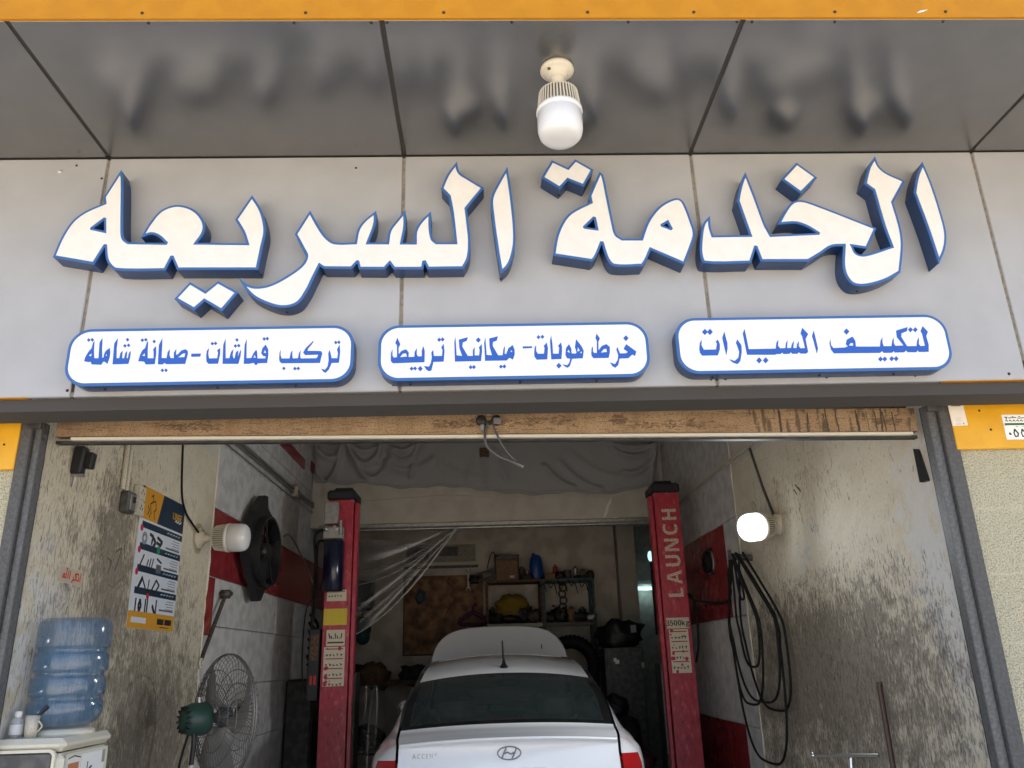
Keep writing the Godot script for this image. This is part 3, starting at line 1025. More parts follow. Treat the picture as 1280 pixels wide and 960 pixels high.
func stickers():
	# pale sticker (its code square is left out) and the telephone sticker, cut by the picture's edge
	var a := Image.create_empty(120, 200, false, Image.FORMAT_RGB8)
	a.fill(Color(0.93, 0.90, 0.84))
	a.fill_rect(Rect2i(22, 24, 76, 7), Color(0.45, 0.42, 0.38))
	for i in 4: a.fill_rect(Rect2i(34, 132 + i * 12, 52 - (i % 2) * 16, 3), Color(0.72, 0.70, 0.66))
	a.fill_rect(Rect2i(30, 184, 40, 4), Color(0.6, 0.58, 0.55))
	a.fill_rect(Rect2i(84, 176, 12, 14), Color(0.55, 0.62, 0.62))
	var o := thing("small_sticker", "small pale rectangular notice sticker at the corner of the yellow panel", "sticker", Vector3(1.903, 2.489, -0.2444))
	o.rotation.z = 0.02
	part("paper", a_box(Vector3(0, 0, -0.0005), Vector3(0.064, 0.098, 0.0008)), M.paper, o)
	var pr := MB.new()
	pr.quad(Vector3(-0.031, -0.048, 0.0004), Vector3(0.031, -0.048, 0.0004), Vector3(0.031, 0.048, 0.0004), Vector3(-0.031, 0.048, 0.0004))
	part("print", pr, printed(ImageTexture.create_from_image(a), 0.5), o)

	var b := Image.create_empty(420, 200, false, Image.FORMAT_RGB8)
	b.fill(Color(0.95, 0.96, 0.94))
	var g := Color(0.05, 0.38, 0.24); var k := Color(0.08, 0.09, 0.12)
	# top line of letters
	for q in [[20, 22, 40, 20], [52, 26, 112, 22], [126, 28, 176, 26], [30, 34, 36, 20], [84, 14, 90, 14], [136, 14, 144, 14], [190, 6, 190, 28], [205, 26, 290, 24], [300, 8, 300, 28]]:
		stroke(b, [[q[0], q[1]], [q[2], q[3]]], 6, k)
	for i in 13:
		stroke(b, [[22 + i * 30, 52], [30 + i * 30, 42], [40 + i * 30, 54]], 5, Color(0.35, 0.2, 0.2))
	b.fill_rect(Rect2i(10, 68, 410, 17), g)
	stroke(b, [[10, 84], [100, 76]], 6, g)
	for q in [[96, 96], [150, 94], [166, 94], [260, 94]]: stroke(b, [[q[0], q[1]], [q[0] + 14, q[1] + 2]], 4, g)
	# number: 0 5 5 2 9 2 in Arabic digits
	stroke(b, [[34, 152], [38, 158]], 14, k)
	for x in [66, 126]:
		stroke(b, [[x + 14, 120], [x + 2, 150], [x + 8, 178], [x + 28, 176], [x + 36, 152], [x + 14, 120]], 9, k)
	for x in [186, 312]:
		stroke(b, [[x, 118], [x + 16, 136], [x + 40, 118]], 8, k)
		stroke(b, [[x + 2, 120], [x + 20, 182]], 9, k)
	stroke(b, [[288, 138], [276, 122], [258, 128], [262, 146], [288, 144], [288, 120], [296, 182]], 9, k)
	stroke(b, [[376, 130], [380, 180], [410, 180], [412, 134]], 9, k)
	var t := thing("telephone_sticker", "white sticker with green rule and telephone number on yellow panel", "sticker", Vector3(2.188, 2.43, -0.2444))
	t.rotation.z = -0.01
	part("paper", a_box(Vector3(0, 0, -0.0005), Vector3(0.216, 0.104, 0.0008)), M.paper, t)
	var p2 := MB.new()
	p2.quad(Vector3(-0.107, -0.051, 0.0004), Vector3(0.107, -0.051, 0.0004), Vector3(0.107, 0.051, 0.0004), Vector3(-0.107, 0.051, 0.0004))
	part("print", p2, printed(ImageTexture.create_from_image(b), 0.5), t)
# ---------------------------------------------------------------- the sign

# outlines: centre x, centre y, [x, y, corner, ...] in half millimetres, holes
const LETTERS := {
	"y3h": [-1.203, 3.178, [-388,543,1,-365,466,0,-307,-1,0,-288,-62,0,-250,-93,1,24,-102,1,-34,-47,0,-92,-24,0,-163,-52,1,-118,60,0,-51,170,0,24,216,0,104,224,0,204,186,0,276,111,0,304,37,0,297,-27,0,257,-103,1,631,-113,1,596,-18,0,529,93,1,639,305,1,714,184,0,753,68,0,765,-24,0,752,-133,0,730,-333,1,133,-325,1,85,-226,1,47,-330,1,-314,-322,0,-371,-279,0,-400,-225,0,-422,-123,1,-484,-272,1,-792,-209,1,-753,-41,0,-694,95,0,-611,177,0,-477,250,1,-489,302,1], [[-536,31,1,-459,105,1,-446,8,1]]],
	"yadots": [-1.020, 2.905, [-126,114,1,-5,37,1,79,118,1,232,27,1,127,-124,1,-7,-40,1,-74,-111,1,-225,-20,1], []],
	"lsr": [-0.405, 3.115, [626,720,1,648,623,0,709,571,0,835,481,1,700,297,1,715,139,0,724,2,0,711,-132,0,671,-219,1,400,-219,1,376,-166,1,367,-220,1,147,-217,1,116,-172,1,80,-216,1,-114,-212,1,-127,-159,1,-167,-209,1,-377,-204,1,-407,-183,1,-448,-286,0,-492,-396,0,-553,-490,0,-650,-521,0,-758,-498,0,-877,-436,0,-949,-361,0,-997,-281,1,-935,-330,0,-867,-352,0,-769,-336,0,-657,-273,0,-546,-181,0,-513,-106,0,-541,-39,0,-607,87,1,-504,291,1,-419,133,0,-364,55,0,-303,12,0,-150,10,1,-133,120,0,-88,198,0,1,281,1,-1,167,0,-48,8,1,93,6,1,107,107,0,153,185,0,226,283,1,229,145,0,208,3,1,302,2,1,306,105,0,351,192,0,423,271,1,422,142,0,438,35,0,469,2,1,609,0,1,585,259,0,561,407,1,503,477,1,551,603,0], []],
	"alif": [0.090, 3.210, [35,477,1,54,305,0,71,103,0,80,-115,0,69,-250,0,26,-384,0,-38,-455,1,-64,-249,0,-93,45,0,-97,195,0,-43,327,0], []],
	"tadots": [0.346, 3.416, [-120,124,1,3,53,1,67,131,1,204,35,1,122,-116,1,0,-57,1,-69,-136,1,-208,-33,1], []],
	"mt": [0.560, 3.167, [-174,512,1,-149,480,0,-126,295,0,-97,41,0,-80,-51,0,-36,-88,1,109,-90,1,160,38,0,228,143,0,305,216,0,410,265,0,456,248,0,481,194,0,510,73,0,529,-46,0,507,-124,0,424,-312,1,176,-185,1,134,-274,0,102,-321,1,-116,-318,0,-164,-263,0,-198,-125,1,-248,-237,0,-279,-273,0,-313,-270,0,-576,-221,1,-543,-59,0,-485,72,0,-417,151,0,-262,238,1,-270,294,1], [[-317,17,1,-245,91,1,-234,3,1], [286,25,1,325,49,1,344,-2,1]]],
	"khadot": [1.269, 3.386, [0,143,1,145,5,1,-3,-140,1,-142,-7,1], []],
	"lkhd": [1.289, 3.162, [610,645,1,627,554,0,680,490,0,812,414,1,679,217,1,696,-5,0,684,-163,0,622,-395,1,497,-460,0,350,-501,0,247,-494,0,197,-427,0,187,-331,0,219,-161,1,126,-168,0,28,-229,0,-74,-289,1,-443,-284,1,-468,-168,1,-521,-296,1,-878,-291,0,-902,-239,0,-895,-123,0,-854,44,0,-794,113,1,-800,13,0,-788,-60,1,-502,-59,1,-534,110,0,-561,251,1,-517,394,0,-465,508,1,-415,270,0,-367,28,0,-335,-62,1,33,-48,1,-41,8,0,-125,41,0,-269,33,1,-199,146,0,-131,226,0,-60,246,0,43,212,0,504,-11,1,400,-187,1,290,-166,1,310,-225,0,369,-241,0,594,-172,1,566,16,0,542,331,1,480,394,1,544,550,0], []],
	"alifr": [1.775, 3.231, [18,451,1,53,240,0,76,-47,0,75,-207,0,39,-335,0,-33,-460,1,-66,-126,0,-106,169,1,-55,314,0], []],
}

# the small signs' lettering: loops (outline, then holes) in fifths of a millimetre from each sign's centre
const SIGN_TEXT := {
	"s1": [
		[[-2232,-79,-2219,12,-2182,97,-2133,173,-2125,260,-2103,314,-2090,150,-2062,-24,-1986,-25,-1997,127,-2008,279,-1970,366,-1949,169,-1924,-15,-1899,-16,-1897,49,-1876,114,-1814,171,-1794,91,-1791,-7,-1813,-136,-1868,-92,-1898,-91,-1920,-151,-2089,-141,-2116,-87,-2145,-97], [-2166,28,-2119,75,-2119,14], [-1871,34,-1849,57,-1847,11]],
		[[-1722,-148,-1745,253,-1695,357,-1690,165,-1668,-31,-1619,-31,-1611,66,-1577,109,-1569,-32,-1533,-33,-1526,64,-1497,107,-1489,-34,-1466,-30,-1462,63,-1431,106,-1430,-35,-1446,-142]],
		[[-1277,-96,-1258,27,-1229,113,-1184,156,-1167,265,-1146,291,-1135,112,-1117,-40,-1011,-42,-1025,77,-1039,132,-994,192,-977,44,-978,-155,-1137,-159,-1173,-104], [-1221,11,-1179,62,-1169,-1]],
		[[-922,-162,-945,217,-899,344,-884,151,-872,-40,-782,-46,-775,73,-741,127,-739,18,-713,-43,-652,-49,-664,60,-627,125,-624,27,-599,15,-528,101,-460,122,-421,88,-411,34,-441,-160,-779,-161,-812,-132,-832,-164], [-584,-35,-502,40,-457,48,-465,-30]],
		[[-351,33,-181,34,-186,-24,-345,-28]],
		[[-81,-15,-80,82,-45,136,-49,27,-26,-64,119,-62,124,46,102,90,152,133,162,24,143,-167,-27,-168,-67,-124]],
		[[223,-172,204,198,234,318,254,87,268,-65,334,-66,354,53,393,107,388,-2,408,-68,428,-68,444,51,482,83,483,-52,505,39,530,104,531,-26,503,-177]],
		[[599,-179,588,191,615,305,629,81,641,-72,725,-69,758,24,803,89,821,45,836,-79,976,-82,979,-39,933,-33,895,22,912,120,967,189,1014,96,1026,-13,1013,-169,853,-173,816,-215,772,-161,693,-181], [938,27,960,86,985,22], [760,-61,784,-5,805,-66]],
		[[1224,-93,1224,27,1241,81,1243,-17,1268,-87,1409,-90,1426,23,1450,66,1456,-43,1469,-91,1560,-88,1574,10,1601,64,1598,-45,1610,-93,1892,-94,1920,-40,1909,-25,1687,-29,1648,19,1690,106,1824,253,1816,214,1731,94,1723,51,1966,46,1993,2,1957,-186,1274,-180,1236,-147]],
		[[1983,-295,2054,-318,2098,-260,2112,-141,2100,0,2123,66,2148,-33,2165,-99,2266,-101,2272,-3,2254,74,2295,161,2311,29,2300,-188,2169,-190,2124,-314,2067,-378,2026,-356]],
		[[-2214,368,-2178,331,-2204,294,-2240,332]],
		[[-2151,372,-2114,334,-2140,297,-2177,335]],
		[[-1554,243,-1518,205,-1545,169,-1581,207]],
		[[-1490,253,-1454,215,-1480,179,-1516,216]],
		[[-1524,363,-1487,325,-1514,288,-1550,326]],
		[[-1257,348,-1221,310,-1248,273,-1284,311]],
		[[-1196,355,-1160,318,-1187,281,-1223,319]],
		[[-1043,320,-1007,282,-1035,245,-1070,283]],
		[[-834,-241,-799,-278,-826,-314,-861,-277]],
		[[-770,-240,-735,-277,-762,-313,-797,-276]],
		[[2,260,37,222,8,186,-27,223]],
		[[60,264,95,226,66,189,32,227]],
		[[419,207,454,169,425,132,391,170]],
		[[479,213,514,175,485,138,451,176]],
		[[438,325,472,287,444,251,409,289]],
		[[926,337,961,299,932,262,897,300]],
		[[983,341,1017,302,988,265,954,303]],
		[[1318,-242,1352,-279,1323,-315,1289,-278]],
		[[1515,-250,1549,-287,1519,-323,1486,-286]],
		[[1575,-248,1609,-286,1579,-322,1546,-285]],
		[[2223,244,2256,206,2226,169,2193,207]],
		[[2280,248,2313,210,2283,173,2249,211]]],
	"s2": [
		[[-2242,-118,-2240,-9,-2215,67,-2213,-54,-2192,-98,-2131,-88,-2135,143,-2167,187,-2132,293,-2075,164,-2104,98,-2102,-34,-2052,31,-1971,63,-1919,-4,-1922,-91,-1816,-87,-1813,5,-1773,81,-1776,-39,-1755,-79,-1684,-80,-1685,25,-1659,123,-1630,24,-1633,-195,-2200,-206,-2237,-173], [-2076,-91,-2027,-24,-1970,-14,-1949,-80]],
		[[-1642,-270,-1551,-283,-1521,-218,-1501,-110,-1512,-11,-1475,43,-1466,-78,-1318,-80,-1308,40,-1332,85,-1287,161,-1271,18,-1287,-190,-1470,-193,-1510,-359,-1560,-369,-1601,-336]],
		[[-1084,-194,-1092,191,-1071,291,-1053,-74,-951,-87,-1001,68,-1010,234,-845,280,-866,209,-938,177,-949,100,-849,-89,-757,-90,-755,20,-724,85,-726,-80,-644,-81,-632,28,-646,73,-594,138,-588,6,-611,-191]],
		[[-538,-188,-548,159,-525,281,-507,-73,-409,-85,-451,91,-454,247,-294,289,-317,204,-387,179,-395,101,-297,-87,-215,-84,-201,32,-169,98,-179,-57,-153,-68,-108,52,-25,111,4,17,5,-71,-33,-175,-93,-135,-146,-189], [-76,-21,-48,12,-39,-26]],
		[[153,81,328,82,323,45,158,41]],
		[[360,-55,373,55,401,99,397,-12,425,-67,538,-69,553,41,541,85,599,151,615,40,595,-180,400,-183,362,-121]],
		[[667,-181,659,183,684,294,701,116,703,-72,806,-74,822,47,803,81,858,146,874,68,870,-20,852,-178]],
		[[868,-279,949,-302,992,-253,1013,-176,956,-164,928,-98,945,34,1007,111,1044,21,1043,-71,1115,-79,1136,-58,1111,53,1140,208,1236,62,1268,-27,1243,-170,1048,-177,999,-318,956,-350,907,-323], [966,-37,995,4,1014,-62], [1152,-38,1167,52,1196,-21], [1198,-65,1227,-31,1232,-75]],
		[[1404,-73,1416,26,1443,59,1437,-41,1456,-70,1507,-71,1522,168,1499,225,1525,314,1581,212,1548,146,1541,-21,1609,67,1694,99,1753,42,1745,-68,1717,-171,1439,-173,1407,-129], [1580,-66,1636,0,1688,10,1694,-56]],
		[[1732,-259,1822,-296,1879,-214,1896,-126,1870,-4,1893,40,1930,-87,2033,-89,2077,-63,2003,0,2057,92,2233,-55,2205,-143,2156,-113,2078,-184,1918,-188,1883,-312,1827,-366,1778,-339]],
		[[-1865,-275,-1829,-317,-1864,-357,-1900,-316]],
		[[-1802,-272,-1766,-314,-1801,-354,-1837,-312]],
		[[-1369,280,-1333,237,-1369,196,-1405,238]],
		[[-1306,286,-1270,243,-1306,201,-1341,244]],
		[[-800,-266,-765,-308,-801,-349,-836,-307]],
		[[-741,-265,-706,-307,-742,-347,-777,-306]],
		[[-252,-265,-217,-307,-254,-348,-288,-306]],
		[[-190,-262,-156,-304,-192,-344,-227,-303]],
		[[-1709,-267,-1664,-320,-1708,-371,-1753,-318]],
		[[-653,275,-609,220,-655,168,-700,222]],
		[[452,300,487,257,449,216,414,259]],
		[[525,306,559,263,521,221,487,264]],
		[[801,-251,848,-309,796,-365,750,-307]],
		[[2066,269,2112,210,2058,153,2012,211]]],
	"s3": [
		[[-2149,-64,-2127,47,-2085,114,-2101,2,-2068,-87,-1839,-87,-1809,31,-1830,64,-1785,113,-1758,19,-1772,-93,-1820,-203,-2112,-202,-2147,-142]],
		[[-1647,268,-1615,38,-1624,-73,-1664,-205,-1692,62,-1696,152]],
		[[-1621,-283,-1521,-318,-1445,-253,-1417,-143,-1442,-9,-1458,36,-1422,107,-1359,-11,-1369,-144,-1418,-320,-1477,-381,-1557,-351]],
		[[-1278,-201,-1305,224,-1262,314,-1250,189,-1233,-91,-729,-89,-703,23,-655,94,-679,-34,-644,-86,-549,-81,-524,20,-485,75,-518,-81,-444,-82,-410,6,-367,62,-402,-83,-339,-84,-317,-6,-277,56,-293,-51,-267,-92,-182,-87,-200,149,-223,206,-175,318,-81,192,-145,92,-135,-166,-178,-198,-282,-194,-309,-167,-341,-198,-440,-196,-456,-165,-492,-197,-601,-198,-618,-168,-656,-197,-723,-195,-756,-210]],
		[[34,263,50,55,58,-102,22,-202,-2,56,-16,146]],
		[[288,-6,319,84,314,-40,347,-96,570,-89,626,-67,592,-22,628,67,744,126,783,42,773,-74,1227,-82,1259,34,1303,101,1287,-11,1296,-75,1444,-77,1477,30,1519,97,1498,-15,1515,-72,1675,-68,1579,96,1587,232,1821,301,1790,217,1679,174,1662,106,1736,-82,1916,-85,1950,33,1993,89,1967,-46,1991,-87,2077,-81,2067,167,2050,213,2109,315,2186,199,2136,109,2149,-60,2121,-201,1936,-202,1921,-168,1887,-206,1724,-203,1703,-167,1660,-204,1480,-205,1469,-172,1433,-207,1268,-208,1253,-172,1205,-207,341,-201,300,-129], [644,-50,690,-1,733,-2,727,-58]],
		[[-2003,328,-1956,264,-2016,202,-2064,266]],
		[[-1908,327,-1861,263,-1922,201,-1969,265]],
		[[-1061,-254,-1015,-316,-1077,-377,-1122,-314]],
		[[-940,-254,-894,-316,-956,-377,-1001,-314]],
		[[659,293,703,229,638,166,594,231]],
		[[1200,-278,1235,-330,1182,-380,1146,-328]],
		[[1280,-280,1315,-331,1262,-381,1226,-330]],
		[[1412,-275,1447,-327,1393,-377,1358,-325]],
		[[1494,-277,1529,-329,1475,-379,1440,-327]],
		[[1874,298,1909,245,1854,194,1818,247]],
		[[1966,297,2001,244,1945,192,1910,245]]],
}

func build_letters():
	var names := {
		"alifr": "tall single slanted blue and white stroke, rightmost letter of the large sign",
		"lkhd": "wide joined blue and white letters with a looped foot, under the single dot",
		"khadot": "single square blue and white dot floating over the joined letters",
		"mt": "joined blue and white letters with two triangular holes under the hanging lamp",
		"tadots": "fused pair of blue and white dots just below the hanging lamp",
		"alif": "narrow single blue and white stroke left of the lamp, pointed at both ends",
		"lsr": "long joined blue and white letters with three teeth and a sweeping tail",
		"y3h": "joined blue and white letters with round loop at the left of the large sign",
		"yadots": "fused pair of blue and white dots below the leftmost joined letters",
	}
	for key in LETTERS:
		var d: Array = LETTERS[key]
		var dots: bool = key in ["khadot", "tadots", "yadots"]
		var o := thing("sign_dot" if dots else "sign_letter", names[key], "sign letter", Vector3(d[0], d[1], 0), 0, "raised letters of the large sign")
		var loops := [outline(d[2], 0.0005)]
		for h in d[3]: loops.append(outline(h, 0.0005))
		var body := MB.new()
		body.prism(loops, 0.002, 0.0755)
		part("blue_return", body, M.blue, o)
		var trim := MB.new()
		trim.prism(inset(loops, -0.0008), 0.0705, 0.0762)
		part("blue_trim", trim, M.blue_trim, o)
		var face := MB.new()
		face.prism(inset(loops, 0.0085), 0.0735, 0.078)
		part("white_face", face, M.acrylic, o)
		# a fixing screw in the return's lower edge
		if key in ["y3h", "lsr", "alif", "lkhd", "tadots"]:
			var lo: Vector2 = loops[0][0]
			for q in loops[0]:
				if q.y < lo.y: lo = q
			var s := MB.new()
			s.xf = along(Vector3(lo.x, lo.y + 0.002, 0.03), Vector3(0, -1, 0))
			s.lathe([[0.0, 0.006], [0.004, 0.005], [0.006, 0.0]], 8)
			part("screw", s, M.screw, o)

func build_sign_boxes():
	var specs := {
		"s1": [-0.981, 2.672, 1.020, 0.217, 0.0, "left rounded white sign board with blue lettering divided by a dash"],
		"s2": [0.113, 2.670, 0.988, 0.214, 0.0, "middle rounded white sign board with blue lettering, above the shutter's padlock"],
		"s3": [1.223, 2.679, 1.023, 0.219, 0.0, "right rounded white sign board with two widely drawn blue words"],
	}
	for key in specs:
		var d: Array = specs[key]
		var o := thing("sign_board", d[5], "sign board", Vector3(d[0], d[1], 0), 0, "three small sign boards under the large letters")
		var body := MB.new()
		body.prism([rect2(d[2], d[3], 0.075, 10)], 0.004, 0.0695)
		part("blue_frame", body, M.blue, o)
		var trim := MB.new()
		trim.prism([rect2(d[2] + 0.002, d[3] + 0.002, 0.076, 10)], 0.062, 0.0702)
		part("blue_trim", trim, M.blue_trim, o)
		var face := MB.new()
		face.prism([rect2(d[2] - 0.02, d[3] - 0.02, 0.066, 10)], 0.067, 0.072)
		part("white_face", face, M.sign_white, o)
		for piece in SIGN_TEXT[key]:
			var loops := []
			for l in piece: loops.append(straight(l, 0.0002))
			var t := MB.new()
			t.prism(loops, 0.072, 0.0732)
			part("letter", t, M.vinyl, o)
		for x in [-0.38, 0.02, 0.30]:
			var s := MB.new()
			s.xf = along(Vector3(x, -d[3] / 2, 0.03), Vector3(0, -1, 0))
			s.lathe([[0.0, 0.005], [0.004, 0.004], [0.006, 0.0]], 8)
			part("screw", s, M.screw, o)

func lamp_parts(o: Node3D, lit: bool, reach := 1.0):
	# built hanging down from the origin: rose, neck, socket, ribbed heat sink, frosted bulb
	var rose := MB.new()
	rose.lathe([[0.0, 0.0], [0.056, 0.0], [0.058, -0.010], [0.050, -0.018], [0.036, -0.022], [0.033, -0.034], [0.0, -0.034]], 28)
	part("ceiling_rose", rose, M.cream, o)
	var neck := MB.new()
	neck.lathe([[0.0, -0.03], [0.021, -0.03], [0.023, -0.045], [0.017, -0.055], [0.017, -0.066], [0.024, -0.074], [0.0, -0.074]], 18)
	part("neck", neck, M.cream, o)
	var cap := MB.new()
	cap.lathe([[0.0, -0.070], [0.026, -0.074], [0.046, -0.084], [0.060, -0.094], [0.066, -0.098], [0.0, -0.098]], 32)
	part("collar", cap, M.lamp_white, o)
	var core := MB.new()
	core.lathe([[0.0, -0.092], [0.060, -0.097], [0.069, -0.163], [0.0, -0.163]], 32)
	part("heat_sink", core, M.lamp_grille, o)
	var fins := MB.new()
	for k in 40:
		var a := TAU * k / 40
		fins.xf = Transform3D(Basis(Vector3.UP, -a), Vector3.ZERO)
		fins.tube([Vector3(0.064, -0.096, 0), Vector3(0.0725, -0.163, 0)], 0.0026, 5)
	fins.xf = Transform3D()
	part("fins", fins, M.cream, o)
	var ring := MB.new()
	ring.lathe([[0.066, -0.158], [0.0765, -0.159], [0.078, -0.170], [0.070, -0.176]], 36)
	part("ring", ring, M.lamp_white, o)
	var bulb := MB.new()
	bulb.lathe([[0.070, -0.172], [0.0755, -0.176], [0.0755, -0.235], [0.070, -0.254], [0.058, -0.266], [0.035, -0.272], [0.0, -0.274]], 36)
	part("bulb", bulb, M.led if lit else M.lamp_frost, o)

func build_soffit_lamp():
	M.lamp_frost = plain(0.66, 0.66, 0.65, 0.22)
	var o := thing("hanging_bulb_lamp", "unlit large white bulb lamp hanging from the soffit", "lamp", Vector3(0.275, FASCIA_TOP, 0.506), 0, "bulb lamps")
	lamp_parts(o, false)
	o.scale = Vector3(1.02, 1.1, 1.02)
	# small fixing holes of the rose
	for p in [[-0.03, 0.02], [0.032, -0.012]]:
		var s := MB.new()
		s.xf = along(Vector3(p[0], -0.021, p[1] + 0.008), Vector3(0, -1, 0))
		s.lathe([[0.0, 0.0016], [0.006, 0.0014], [0.006, -0.003]], 10)
		part("fixing_screw", s, M.rust, o)
# ---------------------------------------------------------------- things on and beside the left side wall

func wall_lamp(called_label: String, at: Vector3, dir: Vector3, lit: bool) -> Node3D:
	var o := thing("wall_bulb_lamp", called_label, "lamp", at, 0, "bulb lamps")
	var t := along(at, -dir)
	o.transform = Transform3D(t.basis * 1.12, at)
	lamp_parts(o, lit)
	return o

func build_left_pier_things():
	var X := -1.75
	wall_lamp("unlit white bulb lamp sticking out of the left wall beside the poster", Vector3(X + 0.001, 2.36, -2.165), Vector3(1, -0.02, 0.05), false)
	single("lamp_cable", a_tube(curve3([Vector3(X + 0.006, 2.95, -1.73), Vector3(X + 0.006, 2.6, -1.80), Vector3(X + 0.008, 2.48, -1.88), Vector3(X + 0.015, 2.42, -2.0), Vector3(X + 0.02, 2.385, -2.10)]), 0.006), M.rubber, "thin dark cable running down the left wall to the unlit bulb lamp", "cable")

	# poster 0.6 x 0.7
	var w := 300; var h := 360
	var im := Image.create_empty(w, h, false, Image.FORMAT_RGB8)
	var navy := Color(0.06, 0.17, 0.25); var pale := Color(0.78, 0.80, 0.83); var ink := Color(0.12, 0.13, 0.16); var amber := Color(0.78, 0.56, 0.16); var red := Color(0.72, 0.12, 0.22)
	im.fill(pale)
	im.fill_rect(Rect2i(0, 0, w, 84), navy)
	for y in 84:
		im.fill_rect(Rect2i(14, y, 126 - y / 3, 1), amber)
	# the sketchy figure on the amber field
	for q in [[[60, 20], [72, 14], [70, 34], [56, 40], [66, 62], [58, 76]], [[70, 34], [88, 28], [96, 48], [84, 58], [92, 76]], [[44, 48], [54, 58], [46, 70]]]:
		stroke(im, q, 3, ink)
	# small white words under the maker's name
	stroke(im, [[236, 58], [246, 54], [250, 60], [262, 54], [268, 60], [282, 54]], 3, Color(0.8, 0.82, 0.8))
	for r in 4:
		var y0 := 90 + r * 56
		im.fill_rect(Rect2i(20, y0, w - 20, 17), navy)
		for k in 5: stroke(im, [[190 + k * 20, y0 + 9], [202 + k * 20, y0 + 7]], 3, Color(0.62, 0.68, 0.7))
		for k in 4: stroke(im, [[236 - (k % 2) * 8, y0 + 24 + k * 7], [w - 14, y0 + 24 + k * 7]], 2, Color(0.45, 0.47, 0.5))
		stroke(im, [[190, y0 + 49], [w - 14, y0 + 49]], 4, Color(0.3, 0.32, 0.36))
		disc(im, 20 if r < 3 else 104, y0 + 18, 9, red)
	disc(im, 44, 132, 17, Color(0.5, 0.53, 0.55)); disc(im, 44, 132, 6, pale)
	for q in [[[78, 118], [98, 122], [92, 140]], [[104, 126], [116, 136], [104, 148]], [[128, 120], [160, 128], [150, 138], [126, 134]]]: stroke(im, q, 8, ink)
	im.fill_rect(Rect2i(132, 142, 20, 20), Color(0.1, 0.5, 0.36))
	for q in [[[34, 206], [54, 176]], [[76, 206], [84, 186]], [[92, 206], [100, 182]], [[108, 204], [116, 180]], [[140, 176], [170, 184]]]: stroke(im, q, 5, ink)
	im.fill_rect(Rect2i(138, 190, 34, 22), Color(0.35, 0.37, 0.4))
	for q in [[[34, 264], [58, 232], [84, 258]], [[58, 240], [40, 262]], [[104, 236], [100, 268]], [[124, 262], [150, 232], [172, 244], [146, 268], [124, 262]]]: stroke(im, q, 5, ink)
	for q in [[[36, 290], [36, 318]], [[62, 290], [54, 304], [62, 318], [70, 304], [62, 290]], [[96, 288], [96, 318]], [[108, 288], [108, 318]], [[142, 300], [160, 318]], [[166, 286], [166, 320]]]: stroke(im, q, 8, ink)
	im.fill_rect(Rect2i(0, 318, w, 42), amber)
	im.fill_rect(Rect2i(20, 332, 92, 14), pale)
	im.fill_rect(Rect2i(184, 330, 46, 15), ink); im.fill_rect(Rect2i(236, 330, 48, 15), ink)
	stroke(im, [[206, 352], [270, 352]], 2, ink)
	var ps := thing("wall_poster", "tall parts poster in navy, white and amber on the dirty left wall", "poster", Vector3(X + 0.004, 2.155, -1.592))
	ps.rotation = Vector3(0, PI / 2, 0.0)
	part("paper", a_box(Vector3(0, 0, -0.001), Vector3(0.598, 0.70, 0.002)), M.paper, ps)
	var f := MB.new()
	f.quad(Vector3(-0.298, -0.349, 0.0005), Vector3(0.298, -0.349, 0.0005), Vector3(0.298, 0.349, 0.0005), Vector3(-0.298, 0.349, 0.0005))
	part("print", f, printed(ImageTexture.create_from_image(im), 0.45), ps)
	letter_row("LINGE", 0.036, 0.001, M.gold, ps, turned(Vector3(0.195, 0.265, 0.0012)))

	# red lettered sticker
	var s := Image.create_empty(240, 84, false, Image.FORMAT_RGB8)
	s.fill(Color(0.68, 0.64, 0.55))
	var rd := Color(0.72, 0.10, 0.10)
	for q in [[[222, 20], [220, 58]], [[206, 40], [204, 58], [188, 58]], [[196, 26], [200, 30]], [[188, 22], [164, 30], [178, 46], [176, 58], [150, 58]], [[150, 44], [150, 60], [136, 72]], [[112, 20], [110, 58]], [[94, 20], [92, 58]], [[76, 20], [74, 58], [60, 58]], [[60, 40], [46, 44], [40, 58], [58, 58], [60, 40]], [[72, 12], [80, 8]]]:
		stroke(s, q, 8, rd)
	var st := thing("red_lettered_sticker", "small pale sticker with red lettering on the left wall above the water bottle", "sticker", Vector3(X + 0.003, 1.99, -0.697))
	st.rotation = Vector3(0, PI / 2, -0.03)
	part("paper", a_box(Vector3(0, 0, -0.0005), Vector3(0.20, 0.066, 0.001)), M.paper, st)
	var f2 := MB.new()
	f2.quad(Vector3(-0.099, -0.032, 0.0004), Vector3(0.099, -0.032, 0.0004), Vector3(0.099, 0.032, 0.0004), Vector3(-0.099, 0.032, 0.0004))
	part("print", f2, printed(ImageTexture.create_from_image(s), 0.5), st)

	# switch box, socket, conduit
	var sw := thing("switch_box", "grey surface switch box under a vertical conduit on the left wall", "switch", Vector3(X, 2.375, -1.10))
	part("body", a_box(Vector3(0.022, 0, 0), Vector3(0.044, 0.10, 0.085), 0.006), M.dark_metal, sw)
	part("plate", a_box(Vector3(0.046, 0.0, 0.0), Vector3(0.006, 0.075, 0.06), 0.002), M.steel, sw)
	part("toggle", a_box(Vector3(0.052, 0.012, 0.0), Vector3(0.012, 0.03, 0.016), 0.003), M.black, sw)
	var so := thing("wall_socket", "yellowed double wall socket between switch box and poster", "socket", Vector3(X, 2.41, -1.235))
	part("back_box", a_box(Vector3(0.012, 0, 0), Vector3(0.024, 0.15, 0.085), 0.004), M.socket, so)
